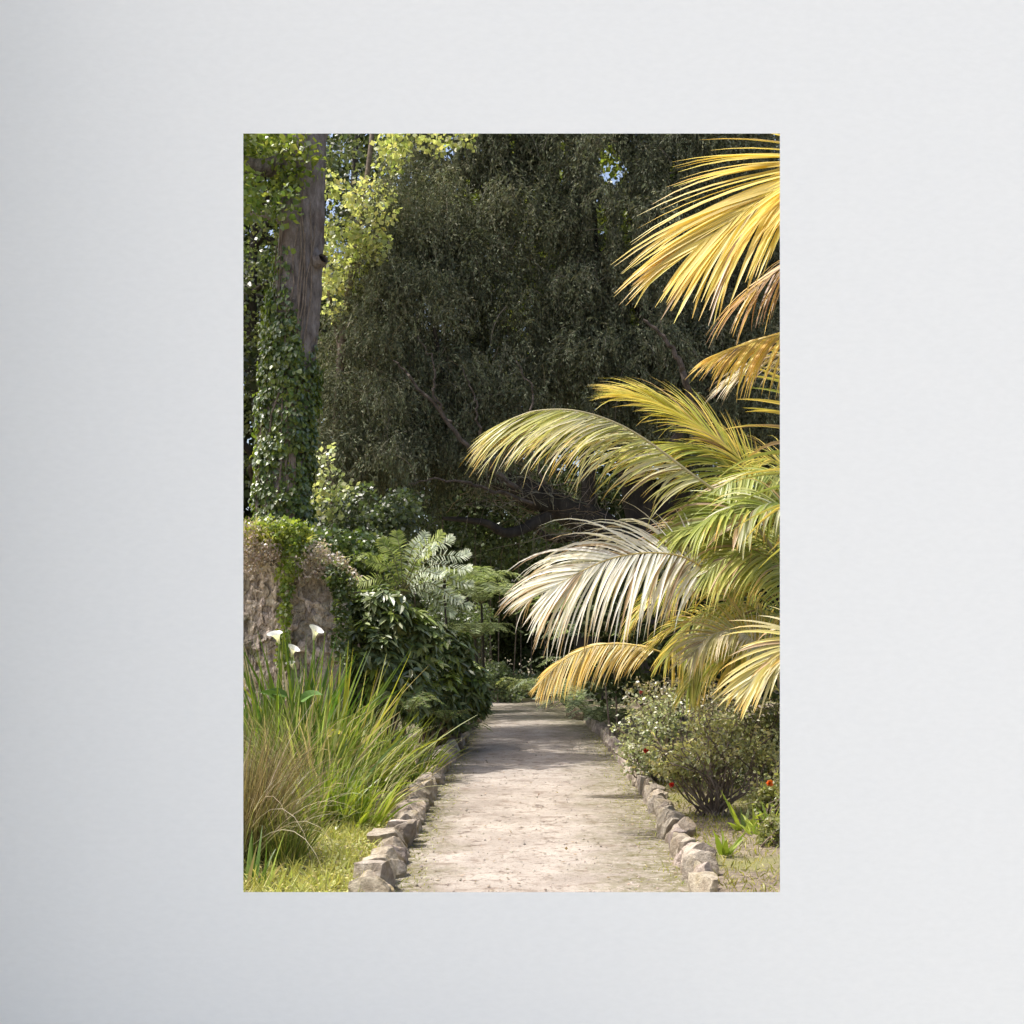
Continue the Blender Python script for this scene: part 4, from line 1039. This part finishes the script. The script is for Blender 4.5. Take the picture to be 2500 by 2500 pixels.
# tufts on the path margins
n = 2600
y = rnd(n, 6.8, 20); sd = R.random(n) < .5
x = np.where(sd, pl(y) + np.abs(R.normal(size=n)) * .10, pr(y) - np.abs(R.normal(size=n)) * .14)
B = np.stack([x, y, np.full(n, .012)], 1)
Gs = grow(B, R.normal(size=(n, 3)) * [.8, .8, .2] + UPV * .7, rnd(n, .015, .05), rnd(n, .1, 1), 3)
ribbons(a, Gs, rnd(n, .002, .004), [.8, 1, .7, .1], vary(mixc(np.array([.20, .22, .04]), np.array([.42, .40, .12]), R.random(n)), n, .25))
tag(a.build('grass', M_GRASS), 'low yellow green grass and weeds covering the bed edges', 'grass', kind='stuff')
# loose grit and pebbles on the path
a = Acc()
n = 1100
y = 6.6 + 12 * R.random(n) ** 1.5; x = pl(y) + (pr(y) - pl(y)) * np.clip(np.where(R.random(n) < .5, R.random(n), R.beta(.35, .35, n)), .0, 1.)
oc = np.array([[1, 0, 0], [-1, 0, 0], [0, 1, 0], [0, -1, 0], [0, 0, .7], [0, 0, -.7]])
sz = .003 + .011 * R.random(n) ** 3
V = np.stack([x, y, np.full(n, .022)], 1)[:, None] + oc[None] * sz[:, None, None] * rnd((n, 6, 1), .7, 1.3)
tf = np.array([[0, 2, 4], [2, 1, 4], [1, 3, 4], [3, 0, 4], [2, 0, 5], [1, 2, 5], [3, 1, 5], [0, 3, 5]])
a.add(V.reshape(-1, 3), (np.arange(n)[:, None, None] * 6 + tf).reshape(-1, 3), np.repeat(vary((.30, .255, .21), n, .45), 6, 0))
tag(a.build('gravel', M_STEM), 'loose grit and small pebbles lying on the path', 'gravel', kind='stuff')
# fallen leaves and twigs
a = Acc()
n = 2600
y = rnd(n, 6.5, 22) ** 1.0; x = np.where(R.random(n) < .25, rnd(n, -.7, 1.2), np.where(R.random(n) < .4, pl(y) - np.abs(R.normal(size=n)) * .7, pr(y) + np.abs(R.normal(size=n)) * 1.1))
inp = (x > pl(y) - .05) & (x < pr(y) + .05)
B = np.stack([x, y, np.where(inp, .026, bed_h(x, y) + .012)], 1)
leaves(a, B, rdir(n) * [1, 1, .15], nrm(UPV + rdir(n) * .35), rnd(n, .015, .05), rnd(n, .005, .014), vary(mixc(np.array([.10, .065, .04]), np.array([.36, .27, .18]), R.random(n)), n, .25), shape=4)
tag(a.build('leaf_litter', M_LEAF), 'scattered brown fallen leaves on the path and beds', 'leaves', kind='stuff')


# ------------------------------------------------------------------ rose bushes on the right
def rose(label, bpx, d, blobs, c1, c2, nl=150, size=.045, flowers=(), stems=9, group='rose bushes right of the path'):
    base = W(bpx, HZ, d); base[2] = .07
    t_ = thing('rose_bush', label, 'rose bush', base, group)
    a = Acc(); al = Acc()
    for (px, py, dd, rx, ry) in blobs:
        C = W(px, py, d + dd); s = d / F
        n = stems
        u = rdir(n); u[:, 2] = np.abs(u[:, 2]) * .8 + .1
        E = C + u * [rx * s, rx * s, ry * s] * .9
        tw = []
        for q in range(n):
            p = spline([base + R.normal(size=3) * [.05, .05, 0], base * .5 + C * .5 + R.normal(size=3) * [.1, .08, .04], E[q], E[q] + R.normal(size=3) * [.12, .1, .06] + (E[q] - C) * .2], 16)
            tube(a, p, np.linspace(.010, .003, 16), 5, (1, 1, 1)); tw.append(p[6:])
        tw = np.concatenate(tw)
        nn = int(nl * 9)
        uu = rdir(nn); P = C + uu * (R.random(nn)[:, None] ** .42) * [rx * s, rx * s * .9, ry * s]
        mo_ = np.array([mnoise.noise(Vector(p * 5)) for p in P])
        P = P[mo_ > -.02]
        P = np.vstack([P, tw[R.integers(0, len(tw), nl * 2)] + R.normal(size=(nl * 2, 3)) * .04])
        n = len(P)
        t = np.clip((P[:, 2] - C[2]) / (ry * s) * .35 + rnd(n, 0, .75), 0, 1)
        sz = size * rnd(n, .6, 1.25)
        leaves(al, P, nrm(rdir(n) + UPV * .1), nrm(UPV * .7 + rdir(n) * .8), sz, sz * .30, vary(mixc(np.asarray(c1), np.asarray(c2), t), n, .22), shape=6 if d < 11 else 4)
    a.build('stems', M_TWIG, t_); al.build('foliage', M_LEAF, t_)
    for (px, py, dd, s, col) in flowers:
        a = Acc(); c0 = W(px, py, d + dd)
        n = 26; u = nrm(rdir(n) + [0, -.3, .4])
        leaves(a, c0 + u * s * .15, nrm(u + rdir(n) * .4), rdir(n), s * .8, s * .4, vary(col, n, .2), shape=6)
        a.build('flower', M_PETAL, t_)
    return t_


OL1, OL2 = (.22, .225, .10), (.64, .60, .28)
GG1, GG2 = (.18, .205, .11), (.48, .49, .28)
RED, ORG = (.55, .03, .02), (.70, .18, .03)
rose('vase shaped rose bush with bare dark stems and yellow green leaves', 1735, 10.1, [(1700, 1845, 0, 110, 40), (1800, 1810, .2, 120, 45), (1860, 1850, .1, 90, 40), (1650, 1870, 0, 70, 36), (1750, 1775, .3, 80, 36)], OL1, OL2, 85, .042, [(1640, 1916, -.3, .028, RED)])
rose('grey green rose bush with a red bloom beside the right kerb', 1600, 12.4, [(1580, 1800, 0, 75, 75), (1640, 1760, .2, 80, 65), (1560, 1860, -.2, 50, 45)], GG1, GG2, 110, .05, [(1577, 1833, -.6, .034, RED)])
rose('tall twiggy rose bush with pinkish tips below the palm', 1660, 13.6, [(1600, 1710, 0, 80, 45), (1690, 1720, .2, 90, 55), (1760, 1740, .3, 90, 60)], GG1, (.32, .26, .13), 140, .05, [(1565, 1690, -.4, .028, (.35, .06, .05))])
rose('olive rose bush at the right edge under the nearest palm frond', 1860, 10.9, [(1850, 1780, 0, 90, 80), (1900, 1830, 0, 80, 80), (1960, 1780, 0, 100, 90)], (.14, .15, .06), (.34, .33, .13), 150, .045)
rose('low rose bush with an orange bloom at the right edge', 1880, 9.3, [(1880, 1960, 0, 55, 45), (1930, 1930, 0, 70, 60)], OL1, (.34, .34, .12), 100, .04, [(1879, 1912, -.2, .036, ORG)], 6)
rose('dark rose bush in shade behind the vase shaped bush', 1780, 12.0, [(1760, 1880, 0, 110, 50), (1850, 1890, 0, 90, 50), (1680, 1880, 0, 70, 45)], (.09, .11, .05), (.28, .29, .13), 130, .045)
rose('weedy bush hanging at the lower right corner', 1890, 8.6, [(1890, 2040, 0, 40, 45), (1930, 2000, 0, 60, 60)], OL1, (.32, .34, .10), 70, .04, (), 6)
for (px, d, L_, lab) in ((1812, 9.25, .36, 'young bright green lily shoot in the bare soil on the right'), (1880, 9.0, .40, 'green shoots under the orange rose at the right edge'), (1765, 8.2, .20, 'small bright shoot beside the right kerb stones'), (1850, 9.0, .24, 'short green shoot right of the young lily shoot')):
    base = W(px, HZ, d); base[2] = .08
    a = Acc(); grass_tuft(a, base, (.05, .05), 11, L_, .020, (.16, .24, .03), (.42, .48, .07), 1.0, .4, 6)
    tag(a.build('lily_shoot', M_GRASS, base=base), lab, 'plant', 'green shoots in the right bed')

# ------------------------------------------------------------------ light, sky, camera
SUN = nrm(np.array([-.62, .025, 1.25]))
el = math.asin(SUN[2]); az = math.atan2(SUN[0], SUN[1])
ld = bpy.data.lights.new('sun', 'SUN'); ld.energy = 3.35; ld.angle = math.radians(.53); ld.color = (1, .965, .915)
lo = bpy.data.objects.new('sun', ld); COL.objects.link(lo)
lo.rotation_euler = Vector(-SUN).to_track_quat('-Z', 'Y').to_euler()
wd = bpy.data.worlds.new('World'); scene.world = wd; wd.use_nodes = True
nt = wd.node_tree; nt.nodes.clear()
sk = nt.nodes.new('ShaderNodeTexSky'); sk.sky_type = 'NISHITA'; sk.sun_disc = False
sk.sun_elevation = el; sk.sun_rotation = az
sk.air_density = 1.0; sk.dust_density = 5.0; sk.ozone_density = .6
bgn = nt.nodes.new('ShaderNodeBackground'); bgn.inputs[1].default_value = .15
wo = nt.nodes.new('ShaderNodeOutputWorld')
nt.links.new(sk.outputs[0], bgn.inputs[0]); nt.links.new(bgn.outputs[0], wo.inputs[0])

cd = bpy.data.cameras.new('camera'); cd.sensor_width = 36; cd.lens = 36 * F / 2500; cd.shift_y = (HZ - 1250) / 2500
cd.clip_start = .05; cd.clip_end = 500
co = bpy.data.objects.new('camera', cd); COL.objects.link(co)
co.location = (0, 0, CH); co.rotation_euler = (math.radians(90), 0, 0)
scene.camera = co
vs = scene.view_settings
vs.view_transform = 'Standard'; vs.look = 'None'; vs.exposure = .76; vs.gamma = 1; vs.use_curve_mapping = False
cy = scene.cycles
cy.max_bounces = 8; cy.diffuse_bounces = 4; cy.glossy_bounces = 2; cy.transmission_bounces = 4; cy.sample_clamp_indirect = 4
cy.use_denoising = True
